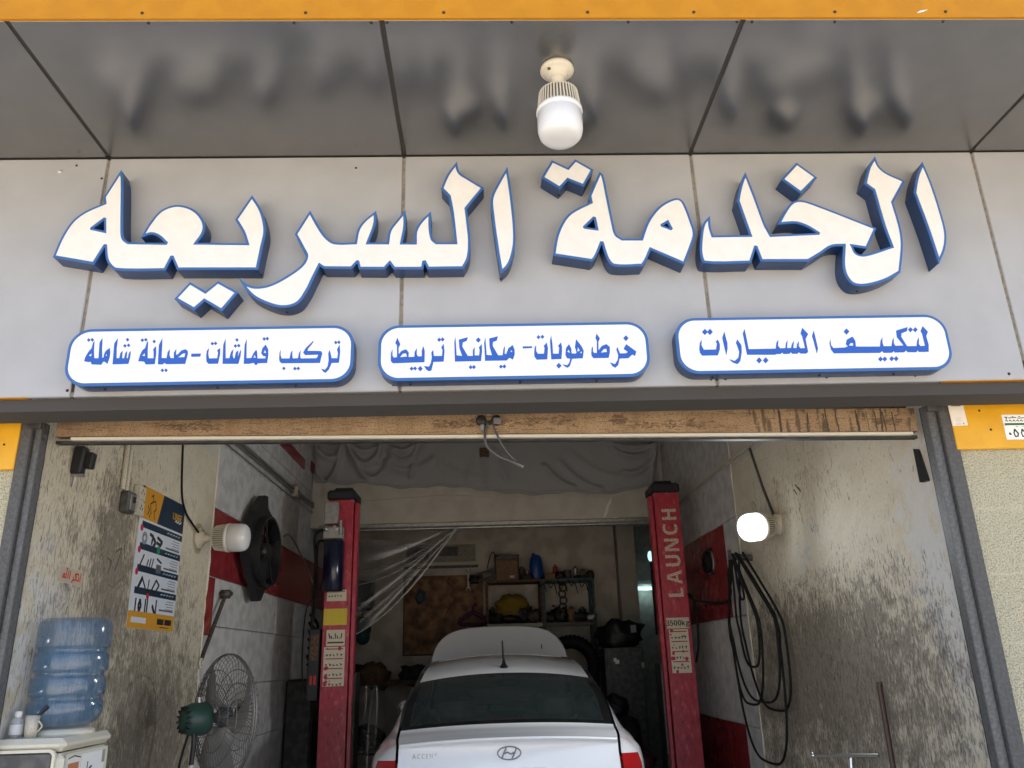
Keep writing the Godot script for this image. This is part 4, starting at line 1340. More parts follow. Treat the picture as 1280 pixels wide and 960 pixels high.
	for k in 2:
		part("face_plate", a_box(Vector3(0.027, 0.038 - k * 0.078, 0), Vector3(0.008, 0.068, 0.078), 0.003), M.socket, so)
		for q in [[-0.014, 0], [0.014, 0], [0, 0.014]]:
			part("pin_slot", a_box(Vector3(0.0312, 0.038 - k * 0.078 + q[1], q[0]), Vector3(0.002, 0.012, 0.005)), M.black, so)
	var cd := MB.new()
	cd.tube([Vector3(X + 0.012, 2.43, -1.045), Vector3(X + 0.012, 3.3, -1.03)], 0.012, 8)
	cd.tube([Vector3(X + 0.012, 2.43, -1.085), Vector3(X + 0.012, 3.3, -1.07)], 0.012, 8)
	single("wall_conduit", cd, M.socket, "pair of painted conduits running up the left wall from the switch box", "conduit")

	# black shutter bracket
	var br := thing("shutter_limit_bracket", "black bracket with hanging pin at the top left corner of the opening", "bracket", Vector3(X + 0.02, 2.44, -0.59))
	var bb := MB.new()
	bb.xf = turned(Vector3.ZERO, 0, 0.0, -0.08)
	bb.box(Vector3(0.0, 0.02, 0.0), Vector3(0.05, 0.12, 0.05), 0.008)
	bb.box(Vector3(0.035, 0.025, -0.02), Vector3(0.035, 0.07, 0.04), 0.006)
	part("bracket_body", bb, M.black, br)
	part("pin", a_tube([Vector3(-0.005, -0.03, 0.0), Vector3(-0.012, -0.095, 0.0)], 0.005), M.steel, br)
	part("clip", a_box(Vector3(0.005, -0.045, 0.0), Vector3(0.05, 0.01, 0.03), 0.002), M.steel, br)

	# rod hooked to a ring at the wall corner
	var rod := thing("hooked_rod", "dark iron rod leaning from its bracket down to a ring at the left wall corner", "rod", Vector3(-1.76, 1.66, -2.40))
	part("shaft", a_tube([Vector3(0.015, 0.0, 0.0), Vector3(0.0, 0.40, -0.40)], 0.014), M.iron, rod)
	var hd := MB.new()
	hd.xf = along(Vector3(0.0, 0.42, -0.42), Vector3(1, 0, 0))
	hd.lathe([[0.0, -0.03], [0.03, -0.03], [0.03, 0.025], [0.02, 0.03], [0.0, 0.03]], 14)
	hd.xf = Transform3D()
	hd.box(Vector3(0.0, 0.43, -0.47), Vector3(0.035, 0.03, 0.10), 0.006)
	part("head", hd, M.iron, rod)
	var rg := []
	for k in 16: rg.append(Vector3(0.02, -0.02 + 0.026 * sin(TAU * k / 16), 0.01 + 0.026 * cos(TAU * k / 16)))
	part("ring", a_tube(rg, 0.007, 7, true), M.edge_paint, rod)

	water_cooler()
	pedestal_fan()

func water_cooler():
	var top := 1.388
	var fl := BAY_FLOOR
	var o := thing("water_cooler", "cream water cooler with dark front panel, inside the left of the opening", "water cooler", Vector3(-1.62, fl, -0.51))
	part("cabinet", a_box(Vector3(0, (top - fl) / 2 - 0.02, 0), Vector3(0.246, top - fl - 0.06, 0.376), 0.018), M.cooler, o)
	part("top_cover", a_box(Vector3(0, top - fl - 0.022, 0), Vector3(0.252, 0.045, 0.384), 0.018), M.cooler, o)
	part("front_panel", a_box(Vector3(-0.008, top - fl - 0.215, 0.19), Vector3(0.200, 0.34, 0.012), 0.005), M.dark_metal, o)
	var rim := MB.new()
	rim.prism([rect2(0.222, 0.362, 0.025), rect2(0.202, 0.342, 0.016)], 0.0, 0.014)
	var r := part("panel_rim", rim, M.cooler, o)
	r.position = Vector3(-0.008, top - fl - 0.215, 0.186)
	for k in 2:
		var tp := MB.new()
		tp.box(Vector3(-0.05 + k * 0.10, top - fl - 0.33, 0.22), Vector3(0.025, 0.02, 0.06), 0.005)
		part("tap", tp, M.white_paint, o)
	var col := MB.new()
	col.lathe([[0.0, 0.0], [0.115, 0.0], [0.112, 0.014], [0.095, 0.022], [0.0, 0.022]], 28)
	var cp := part("bottle_seat", col, M.cooler, o)
	cp.position = Vector3(0.008, top - fl, -0.02)
	# stuck and scrawled side
	var im := Image.create_empty(300, 300, false, Image.FORMAT_RGB8)
	im.fill(Color(0.80, 0.79, 0.73))
	var ink := Color(0.08, 0.08, 0.09)
	im.fill_rect(Rect2i(18, 14, 90, 120), Color(0.86, 0.85, 0.82))
	im.fill_rect(Rect2i(22, 30, 74, 22), Color(0.72, 0.46, 0.30))
	im.fill_rect(Rect2i(28, 60, 64, 10), Color(0.55, 0.3, 0.22))
	for q in [[[34, 86], [50, 78], [62, 90], [80, 82]], [[26, 104], [90, 102]], [[26, 116], [84, 116]]]: stroke(im, q, 4, Color(0.45, 0.2, 0.16))
	im.fill_rect(Rect2i(112, 10, 170, 190), Color(0.88, 0.88, 0.86))
	for q in [[[160, 40], [158, 120], [150, 170]], [[140, 150], [160, 120], [190, 150], [204, 112]], [[214, 104], [236, 84], [240, 112], [216, 120], [214, 104]], [[210, 140], [226, 150]], [[130, 158], [140, 150]], [[176, 60], [190, 54]]]: stroke(im, q, 6, ink)
	stroke(im, [[22, 16], [60, 10], [104, 18]], 3, ink)
	im.fill_rect(Rect2i(262, 10, 22, 40), Color(0.6, 0.56, 0.5))
	var q := MB.new()
	q.xf = turned(Vector3(0.1242, top - fl - 0.22, 0.0), PI / 2)
	q.quad(Vector3(-0.165, -0.165, 0), Vector3(0.165, -0.165, 0), Vector3(0.165, 0.165, 0), Vector3(-0.165, 0.165, 0))
	part("stickers_and_scrawl", q, printed(ImageTexture.create_from_image(im), 0.5), o)

	var bt := thing("water_bottle", "large translucent blue ribbed water bottle upside down on the cooler", "bottle", Vector3(-1.612, top + 0.016, -0.53))
	var pf := [[0.0, 0.0], [0.05, 0.0], [0.09, 0.012], [0.118, 0.03], [0.131, 0.058], [0.132, 0.092], [0.129, 0.098], [0.121, 0.103], [0.121, 0.116], [0.129, 0.121], [0.132, 0.127], [0.132, 0.178], [0.129, 0.184], [0.121, 0.189], [0.121, 0.202], [0.129, 0.207], [0.132, 0.213], [0.132, 0.264], [0.129, 0.270], [0.121, 0.275], [0.121, 0.288], [0.129, 0.293], [0.132, 0.30], [0.132, 0.372], [0.126, 0.391], [0.112, 0.401], [0.0, 0.400]]
	var sh := MB.new()
	sh.lathe(pf, 40)
	part("shell", sh, M.bottle, bt)
	var wl := MB.new()
	var inner := []
	for p in pf:
		if p[1] < 0.30: inner.append([maxf(p[0] - 0.004, 0.0), p[1] + 0.003])
	inner.append([0.0, 0.30])
	wl.lathe(inner, 32)
	M.bottle_water = plain(0.10, 0.30, 0.46, 0.08)
	M.bottle_water.albedo_color = lin(0.05, 0.2, 0.34, 0.16)
	M.bottle_water.transparency = BaseMaterial3D.TRANSPARENCY_ALPHA
	part("water", wl, M.bottle_water, bt)

	var sb := thing("small_bottle", "small clear bottle with white cap on the cooler's front edge", "bottle", Vector3(-1.712, top, -0.40))
	var b1 := MB.new()
	b1.lathe([[0.0, 0.0], [0.022, 0.001], [0.023, 0.05], [0.021, 0.062], [0.011, 0.072], [0.011, 0.078], [0.0, 0.078]], 18)
	part("glass", b1, M.clear, sb)
	var b2 := MB.new()
	b2.lathe([[0.0, 0.070], [0.013, 0.070], [0.013, 0.09], [0.0, 0.091]], 16)
	part("cap", b2, M.white_paint, sb)
	var b3 := MB.new()
	b3.lathe([[0.0232, 0.012], [0.0236, 0.014], [0.0236, 0.044], [0.0232, 0.046]], 18)
	part("paper_label", b3, M.paper, sb)
	var cu := thing("small_cup", "small pale cup holding a dark brush on the cooler's front edge", "cup", Vector3(-1.655, top, -0.392))
	var c1 := MB.new()
	c1.lathe([[0.0, 0.002], [0.020, 0.0], [0.024, 0.075], [0.022, 0.075], [0.018, 0.006], [0.0, 0.006]], 20)
	part("cup_body", c1, M.socket, cu)
	part("brush", a_tube([Vector3(-0.01, 0.01, 0.0), Vector3(0.018, 0.075, 0.0), Vector3(0.045, 0.105, -0.005)], [0.004, 0.005, 0.009]), M.black, cu)
	var hn := []
	for k in 9: hn.append(Vector3(0.022 + 0.014 * sin(PI * k / 8), 0.02 + 0.035 * k / 8.0, 0.0))
	part("handle", a_tube(hn, 0.003, 6), M.socket, cu)

func pedestal_fan():
	var c := Vector3(-1.335, 1.375, -1.6)
	var ax := Vector3(0.71, 0.0, -0.704).normalized()
	var o := thing("pedestal_fan", "large wire guarded pedestal fan with dark green motor by the left wall", "fan", Vector3(c.x - 0.12, BAY_FLOOR, c.z + 0.06))
	var b := Basis(ax, Vector3.UP, ax.cross(Vector3.UP))      # x of the fan points where it blows
	var at := Transform3D(b, c - o.position)
	var R := 0.30
	var guard := func(front: bool) -> MB:
		var g := MB.new()
		g.xf = at
		var d: float = 0.062 if front else -0.062
		for k in 52:
			var a := TAU * k / 52
			var pts := []
			for i in 8:
				var t := i / 7.0
				var rr := lerpf(0.055, R, t)
				var xx: float = d * sqrt(maxf(0.0, 1.0 - pow(t, 2.6))) + (0.006 if front else -0.006)
				var tw := a + (0.25 * (1.0 - t) if front else 0.0)
				pts.append(Vector3(xx, sin(tw) * rr, cos(tw) * rr))
			g.tube(pts, 0.0019, 4)
		for rr in [0.08, 0.16, 0.225, R]:
			var t: float = (rr - 0.055) / (R - 0.055)
			var xx: float = d * sqrt(maxf(0.0, 1.0 - pow(t, 2.6))) + (0.006 if front else -0.006)
			var ring := []
			for k in 48: ring.append(Vector3(xx, sin(TAU * k / 48) * rr, cos(TAU * k / 48) * rr))
			g.tube(ring, 0.0045 if rr == R else 0.0022, 6, true)
		return g
	part("rear_guard", guard.call(false), M.fan_wire, o)
	part("front_guard", guard.call(true), M.fan_wire, o)
	var bd := MB.new()
	bd.xf = at * Transform3D(Basis(Vector3(0, 0, 1), -PI / 2), Vector3(0.088, 0, 0))
	bd.lathe([[0.0, 0.006], [0.05, 0.004], [0.06, -0.004], [0.0, -0.006]], 24)
	part("badge", bd, M.dark_metal, o)
	for k in 3:
		var bl := MB.new()
		var rows := []
		for i in 9:
			var t := i / 8.0
			var row := []
			for j in 6:
				var s := j / 5.0 - 0.5
				var r := lerpf(0.05, 0.265, t)
				var w := lerpf(0.5, 1.05, sin(t * PI * 0.62))
				var a := TAU * k / 3 + s * w + t * 0.4
				row.append(Vector3(s * 0.09 * (1.1 - 0.5 * t), sin(a) * r, cos(a) * r))
			rows.append(row)
		bl.xf = at
		bl.grid(rows)
		part("blade", bl, M.fan_blade if M.has("fan_blade") else M.steel, o)
	var mo := MB.new()
	mo.xf = at * Transform3D(Basis(Vector3(0, 0, 1), PI / 2), Vector3.ZERO)
	mo.lathe([[0.0, 0.225], [0.03, 0.222], [0.06, 0.205], [0.075, 0.175], [0.078, 0.11], [0.07, 0.09], [0.0, 0.088]], 26)
	part("motor_housing", mo, M.green_paint, o)
	for k in 14:
		var sl := MB.new()
		sl.xf = at * Transform3D(Basis(Vector3(1, 0, 0), TAU * k / 14), Vector3.ZERO)
		sl.box(Vector3(-0.205, 0.05, 0), Vector3(0.022, 0.028, 0.006))
		part("vent_slot", sl, M.black, o)
	part("carry_bolt", a_tube([at * Vector3(-0.14, 0.07, 0), at * Vector3(-0.14, 0.10, 0)], 0.012, 10), M.steel, o)
	var hub := MB.new()
	hub.xf = at * Transform3D(Basis(Vector3(0, 0, 1), -PI / 2), Vector3.ZERO)
	hub.lathe([[0.0, 0.03], [0.045, 0.026], [0.05, -0.02], [0.03, -0.03], [0.012, -0.09], [0.0, -0.09]], 20)
	part("hub", hub, M.dark_metal, o)
	var h: float = c.y - BAY_FLOOR
	var px := at * Vector3(-0.15, 0, 0)
	var pole := MB.new()
	pole.cyl(Vector3(px.x, 0.02, px.z), Vector3(px.x, h * 0.55, px.z), 0.02)
	pole.cyl(Vector3(px.x, h * 0.5, px.z), Vector3(px.x, h - 0.07, px.z), 0.014)
	part("pole", pole, M.socket, o)
	var ba := MB.new()
	ba.xf = turned(Vector3(px.x, 0, px.z))
	ba.lathe([[0.0, 0.0], [0.23, 0.0], [0.235, 0.015], [0.20, 0.035], [0.06, 0.05], [0.0, 0.052]], 28)
	part("base", ba, M.dark_metal, o)
	part("cord", a_tube(curve3([px + Vector3(-0.02, -0.06, 0.02), px + Vector3(-0.05, -0.25, 0.03), px + Vector3(-0.02, -0.5, 0.05), px + Vector3(-0.08, -0.8, 0.02), px + Vector3(-0.12, -1.16, 0.05)]), 0.006), M.rubber, o)
	part("switch_strap", a_tube([px + Vector3(0.01, -0.05, 0.03), px + Vector3(0.015, -0.12, 0.035), px + Vector3(0.01, -0.20, 0.03)], 0.012), M.black, o)

# ---------------------------------------------------------------- things on and beside the right side wall

func build_right_pier_things():
	var X := 1.82
	var lp := wall_lamp("lit bright white bulb lamp on the right wall above the hose", Vector3(X - 0.001, 2.36, -2.16), Vector3(-0.86, -0.14, 0.46), true)
	var li := SpotLight3D.new()
	li.name = "lit_bulb_light"
	li.light_color = Color(0.96, 0.98, 1.0)
	li.light_energy = 0.6
	li.light_size = 0.09
	li.spot_range = 14.0
	li.spot_attenuation = 2.0
	li.spot_angle = 88.0
	li.spot_angle_attenuation = 0.6
	li.shadow_enabled = true
	lp.add_child(li)
	li.transform = Transform3D(Basis(Vector3(1, 0, 0), -PI / 2), Vector3(0, -0.225, 0))
	var cb := MB.new()
	cb.tube([Vector3(X - 0.008, 2.93, -2.50), Vector3(X - 0.008, 2.62, -2.34), Vector3(X - 0.012, 2.40, -2.19)], 0.009, 8)
	single("lamp_conduit", cb, M.dark_metal, "dark straight conduit slanting down the right wall to the lit lamp", "conduit")
	var tk := MB.new()
	tk.box(Vector3(X - 0.014, 2.955, -2.6), Vector3(0.028, 0.03, 0.8), 0.004)
	tk.box(Vector3(X - 0.02, 2.95, -2.28), Vector3(0.04, 0.05, 0.12), 0.006)
	single("wall_trunking", tk, M.socket, "pale cable trunking high on the right wall above the slanting conduit", "trunking")

	# hook and looped air hose
	var hk := thing("hose_hook", "short dark pipe hook holding the black hose on the right wall", "hook", Vector3(X, 2.225, -2.76))
	part("peg", a_tube([Vector3(0.0, 0.0, 0.0), Vector3(-0.16, 0.012, 0.0)], 0.022, 12), M.dark_metal, hk)
	part("peg_end", a_tube([Vector3(-0.15, 0.01, 0.0), Vector3(-0.155, 0.055, 0.0)], 0.012, 8), M.dark_metal, hk)
	var z := -2.76
	var hs := MB.new()
	var rng := RandomNumberGenerator.new()
	rng.seed = 5
	# each turn: bottom y, half width, offset along the wall
	for q in [[0.95, 0.50, 0.05], [1.285, 0.34, -0.10], [1.265, 0.42, 0.24], [1.52, 0.22, 0.06], [1.31, 0.48, 0.14], [1.95, 0.10, 0.0]]:
		var pts := []
		var lx: float = X - 0.02 - rng.randf() * 0.08
		for k in 25:
			var t := k / 24.0
			var a := PI * t
			var y: float = lerpf(2.25, q[0], pow(sin(a), 0.55))
			var side: float = -cos(a)
			var wv: float = q[1] * signf(side) * pow(absf(side), 0.6) * clampf((2.25 - y) / 0.42, 0.1, 1.0)
			pts.append(Vector3(lerpf(lx - 0.05, lx, clampf((2.25 - y) * 2.0, 0, 1)), y, z + wv + q[2] * (1.0 - (y - q[0]) / 1.3)))
		hs.tube(curve3(pts, 2), 0.0078, 8)
	# the run across to the lift post
	hs.tube(curve3([Vector3(X - 0.10, 2.24, z - 0.03), Vector3(X - 0.12, 2.15, z - 0.18), Vector3(X - 0.02, 2.02, -3.3), Vector3(X + 0.02, 1.985, -3.7), Vector3(1.72, 2.04, -4.05), Vector3(1.68, 2.1, -4.15)], 5), 0.0115, 8)
	single("air_hose", hs, M.rubber, "black air hose hung in long loops from a hook on the right wall", "hose")

	# shutter fitting at the jamb
	var pl := MB.new()
	pl.prism([PackedVector2Array([Vector2(-0.012, 0.085), Vector2(0.004, 0.08), Vector2(0.03, -0.05), Vector2(0.03, -0.06), Vector2(-0.012, -0.058)])], -0.01, 0.01, true)
	var po := single("shutter_latch_plate", pl, M.black, "black curved latch plate beside the right door frame", "latch")
	po.transform = turned(Vector3(X - 0.012, 2.31, -0.42), -PI / 2 + 0.35)

	# leaning rod and T handle
	var rd := thing("leaning_rod", "thin dark brown rod leaning upright on the right wall", "rod", Vector3(X - 0.06, BAY_FLOOR, -0.96))
	part("shaft", a_tube([Vector3(-0.02, 0.0, -0.02), Vector3(0.03, 1.255, -0.13)], 0.0125, 10), M.brown_rod, rd)
	part("worn_tip", a_tube([Vector3(0.0295, 1.245, -0.1291), Vector3(0.0302, 1.262, -0.1306)], 0.0128, 10), M.iron, rd)
	var th := thing("t_handle_wrench", "long steel T handle wrench leaning on the right wall beside the rod", "wrench", Vector3(X - 0.20, BAY_FLOOR, -1.36))
	part("shaft", a_tube([Vector3(0.0, 0.0, 0.0), Vector3(0.13, 0.92, -0.07)], 0.014, 10), M.chrome, th)
	part("cross_bar", a_tube([Vector3(0.0, 0.910, -0.22), Vector3(0.19, 0.935, 0.10)], 0.009, 10), M.chrome, th)
	var kn := MB.new()
	kn.ball(Vector3(0.0, 0.910, -0.22), Vector3.ONE * 0.014)
	part("bar_knob", kn, M.chrome, th)
# ---------------------------------------------------------------- grey cloth, film, wall fittings deeper in the bay

func build_bay_things():
	# the cloth pinned along the beam. each fold: from x, y by its belly's sag to x, y, height of the fold, its half width
	var folds := [
		[-1.74, 3.87, 0.10, -1.45, 3.86, 0.05, 0.030], [-1.74, 3.74, 0.12, -1.46, 3.80, 0.05, 0.035], [-1.75, 3.55, 0.08, -1.58, 3.44, 0.04, 0.03],
		[-1.45, 3.86, 0.13, -1.07, 3.84, 0.05, 0.026], [-1.45, 3.84, 0.24, -1.07, 3.80, 0.06, 0.034], [-1.44, 3.82, 0.34, -0.95, 3.72, 0.05, 0.036],
		[-1.07, 3.84, 0.12, -0.69, 3.83, 0.05, 0.026], [-1.07, 3.82, 0.20, -0.66, 3.80, 0.045, 0.030], [-1.05, 3.60, 0.10, -0.55, 3.62, 0.035, 0.04],
		[-1.45, 3.87, 0.0, -1.60, 3.38, 0.05, 0.024], [-1.07, 3.85, 0.0, -1.12, 3.60, 0.04, 0.020], [-0.69, 3.84, 0.0, -0.78, 3.45, 0.04, 0.026],
		[-0.45, 3.56, 0.06, 0.02, 3.42, 0.02, 0.05], [-0.12, 3.72, 0.0, -0.18, 3.40, 0.018, 0.03], [-0.02, 3.70, 0.0, 0.0, 3.32, 0.022, 0.026], [0.10, 3.70, 0.0, 0.22, 3.38, 0.02, 0.03],
		[0.62, 3.52, 0.05, 0.92, 3.30, 0.035, 0.030], [0.80, 3.55, 0.05, 1.20, 3.27, 0.03, 0.030], [0.90, 3.66, 0.07, 1.42, 3.40, 0.02, 0.045],
		[1.32, 3.76, 0.05, 1.80, 3.74, 0.05, 0.026], [1.34, 3.70, 0.10, 1.79, 3.70, 0.055, 0.034], [1.45, 3.44, 0.08, 1.80, 3.62, 0.045, 0.034], [1.80, 3.72, 0.0, 1.72, 3.32, 0.04, 0.026]]
	var runs := []
	for f in folds:
		var run := PackedVector2Array()
		for k in 13:
			var t := k / 12.0
			run.append(Vector2(lerpf(f[0], f[3], t), lerpf(f[1], f[4], t) - f[2] * 4.0 * t * (1.0 - t)))
		runs.append(run)
	var rows := []
	var nx := 220
	var ny := 46
	for j in ny + 1:
		var v := float(j) / ny
		var row := []
		for i in nx + 1:
			var u := float(i) / nx
			var x := lerpf(-1.75, 1.81, u)
			var top: float = lerpf(3.89, 3.745, u)
			var low: float = 3.395 - 0.07 * smoothstep(0.0, 0.35, u) - 0.095 * smoothstep(0.42, 0.56, u) + 0.05 * smoothstep(0.86, 1.0, u)
			low += 0.012 * sin(x * 9.0) + 0.006 * sin(x * 23.0)
			var y := lerpf(top, low, v)
			var d := 0.02 * sin(x * 3.1 + 1.0) * v + 0.006 * sin(x * 13.0 + y * 7.0)
			for n in runs.size():
				var w: float = folds[n][6]
				var best := 9.0
				var run: PackedVector2Array = runs[n]
				if x < minf(folds[n][0], folds[n][3]) - 0.12 or x > maxf(folds[n][0], folds[n][3]) + 0.12: continue
				for k in 12:
					best = minf(best, Geometry2D.get_closest_point_to_segment(Vector2(x, y), run[k], run[k + 1]).distance_squared_to(Vector2(x, y)))
				d += folds[n][5] * exp(-best / (w * w))
			if v > 0.95: d += 0.012
			row.append(Vector3(x, y, -5.435 + d * 1.35))
		rows.append(row)
	var cl := MB.new()
	cl.grid(rows, true, true)
	var cloth := thing("grey_cloth", "grey cloth pinned in loose folds along the top of the beam", "cloth")
	part("sheet", cl, M.fabric, cloth)
	var hem := []
	for i in nx + 1: hem.append(rows[ny][i] + Vector3(0, 0.002, 0.0))
	part("hem", a_tube(hem, 0.006, 6), M.fabric, cloth)
	var cr := MB.new()
	cr.tube([Vector3(-1.77, 3.905, -5.44), Vector3(0, 3.845, -5.44), Vector3(1.83, 3.765, -5.44)], 0.012, 8)
	part("top_cord", cr, M.dark_metal, cloth)
	part("wooden_tab", a_box(Vector3(-0.01, 3.68, -5.41), Vector3(0.10, 0.10, 0.03), 0.006), M.wood_dark, cloth)

	# clear film draped from the rail down to the left post
	var film := thing("plastic_film", "crumpled clear plastic film draped from the beam's rail to the left post", "plastic sheet")
	for fold in 2:
		var fr := []
		for i in 25:
			var t := i / 24.0
			var row := []
			for j in 17:
				var s := j / 16.0
				# the upper edge hangs along the rail; the lower one sweeps to the post
				var up := Vector3(lerpf(-1.36, -0.27, t), lerpf(2.80, 2.89, t) - 0.10 * sin(PI * t), -5.42)
				var lo := Vector3(lerpf(-1.36, -0.30, t), lerpf(1.86, 2.885, pow(t, 1.25)) - 0.06 * sin(PI * t), -5.36)
				var p := up.lerp(lo, s)
				p.z += 0.05 * sin(s * 9.0 + fold * 1.3 + t * 3.0) * (1.0 - t * 0.7) + fold * 0.06
				p.y += fold * 0.03 * (1.0 - s)
				row.append(p)
			fr.append(row)
		var fm := MB.new()
		fm.grid(fr)
		part("film_layer", fm, M.plastic_film, film)
		for e in ([16, 11, 5] if fold == 0 else [16, 8]):
			var line := []
			for i in 25: line.append(fr[i][e])
			part("rolled_edge", a_tube(line, 0.005, 6), M.clear, film)
	# film hanging beside the left post down to the floor
	var hf := []
	for i in 13:
		var row := []
		for j in 9:
			var s := j / 8.0
			row.append(Vector3(-0.99 + 0.16 * s + 0.015 * sin(i * 0.9 + s * 6.0) - 0.02 * i / 12.0, lerpf(1.45, 0.35, i / 12.0), -4.0 + 0.045 * sin(s * 10.0 + i * 0.35)))
		hf.append(row)
	var hm := MB.new()
	hm.grid(hf)
	part("film_tail", hm, M.plastic_film, film)

	# black radiator fan shroud hung on the left wall
	var sh := thing("radiator_fan_shroud", "black car radiator fan shroud hung on the left wall over the red band", "fan shroud", Vector3(-1.75, 2.44, -3.40))
	sh.transform = Transform3D(Basis(Vector3.UP, PI / 2) * Basis.from_scale(Vector3(1.2, 1.0, 1.0)), Vector3(-1.75, 2.44, -3.40))
	var frame := MB.new()
	var ring := PackedVector2Array()
	for k in 36: ring.append(Vector2(cos(TAU * k / 36), sin(TAU * k / 36)) * 0.245 + Vector2(0.03, 0))
	ring.reverse()
	var o2 := PackedVector2Array([Vector2(-0.36, 0.02), Vector2(-0.30, 0.10), Vector2(-0.20, 0.26), Vector2(-0.02, 0.42), Vector2(0.06, 0.43), Vector2(0.08, 0.34), Vector2(0.20, 0.30), Vector2(0.26, 0.27), Vector2(0.33, 0.15), Vector2(0.40, 0.02), Vector2(0.37, -0.14), Vector2(0.26, -0.24), Vector2(0.14, -0.27), Vector2(0.06, -0.36), Vector2(-0.02, -0.37), Vector2(-0.12, -0.26), Vector2(-0.30, -0.10)])
	o2.reverse()
	if MB.signed_area(o2) < 0: o2.reverse()
	ring.reverse()
	frame.prism([o2, ring], 0.0, 0.05, true)
	part("shroud_plate", frame, M.black, sh)
	var lip := MB.new()
	lip.xf = Transform3D(Basis(Vector3(1, 0, 0), PI / 2), Vector3(0.03, 0, 0.0))
	lip.lathe([[0.245, 0.02], [0.262, 0.02], [0.262, 0.11], [0.245, 0.11], [0.245, 0.02]], 36, true)
	part("ring_duct", lip, M.black, sh)
	for k in 7:
		var bl := MB.new()
		var a := TAU * k / 7
		bl.xf = Transform3D(Basis(Vector3(0, 0, 1), a), Vector3(0.03, 0, 0.06))
		bl.grid([[Vector3(0.06, -0.03, -0.02), Vector3(0.15, -0.045, -0.02), Vector3(0.235, -0.04, -0.018)], [Vector3(0.06, 0.0, 0.0), Vector3(0.15, 0.0, 0.0), Vector3(0.235, 0.01, 0.0)], [Vector3(0.06, 0.03, 0.02), Vector3(0.15, 0.05, 0.02), Vector3(0.235, 0.07, 0.02)]])
		part("blade", bl, M.black, sh)
	var hb := MB.new()
	hb.xf = Transform3D(Basis(Vector3(1, 0, 0), PI / 2), Vector3(0.03, 0, 0.0))
	hb.lathe([[0.0, 0.10], [0.06, 0.095], [0.075, 0.07], [0.075, 0.03], [0.0, 0.03]], 20)
	part("hub_motor", hb, M.black, sh)
	for k in 4:
		var a := TAU * k / 4 + 0.5
		part("strut", a_tube([Vector3(0.03 + cos(a) * 0.06, sin(a) * 0.06, 0.085), Vector3(0.03 + cos(a) * 0.25, sin(a) * 0.25, 0.095)], 0.008, 6), M.black, sh)

	# thin hose from the wall to the left lift post
	single("thin_wall_hose", a_tube(curve3([Vector3(-1.79, 2.70, -4.4), Vector3(-1.76, 2.72, -4.5), Vector3(-1.72, 2.60, -4.75), Vector3(-1.66, 2.35, -5.1), Vector3(-1.5, 2.25, -4.4)]), 0.008), M.steel, "thin pale hose slanting from the left wall to the left post", "hose")

	# round black disc with a small bright screw, no lamp, on the red panel
	var rl := thing("round_wall_disc", "small round black disc with bright screw centre on the red wall panel", "lamp", Vector3(1.868, 2.335, -4.0))
	rl.rotation.z = PI / 2
	var r1 := MB.new()
	r1.lathe([[0.03, 0.05], [0.075, 0.055], [0.085, 0.04], [0.085, 0.0], [0.0, 0.0]], 28)
	r1.lathe([[0.028, 0.05], [0.034, 0.056], [0.034, 0.02], [0.028, 0.02]], 20)
	part("black_ring", r1, M.rubber, rl)
	var r2 := MB.new()
	r2.lathe([[0.0, 0.052], [0.02, 0.048], [0.03, 0.03], [0.0, 0.03]], 16)
	part("bright_centre", r2, M.chrome, rl)
	var r3 := MB.new()
	r3.lathe([[0.0, 0.006], [0.11, 0.006], [0.115, 0.0], [0.0, 0.0]], 24)
	part("pale_backplate", r3, M.steel, rl)
	for s in [-1.0, 1.0]:
		part("mounting_wire", a_tube([Vector3(0.02 * s, 0.01, 0.0), Vector3(0.10 * s, 0.012, 0.12), Vector3(0.11 * s, 0.012, -0.2)], 0.005, 6), M.rubber, rl)

func build_lifts():
	lift_post(true)
	lift_post(false)

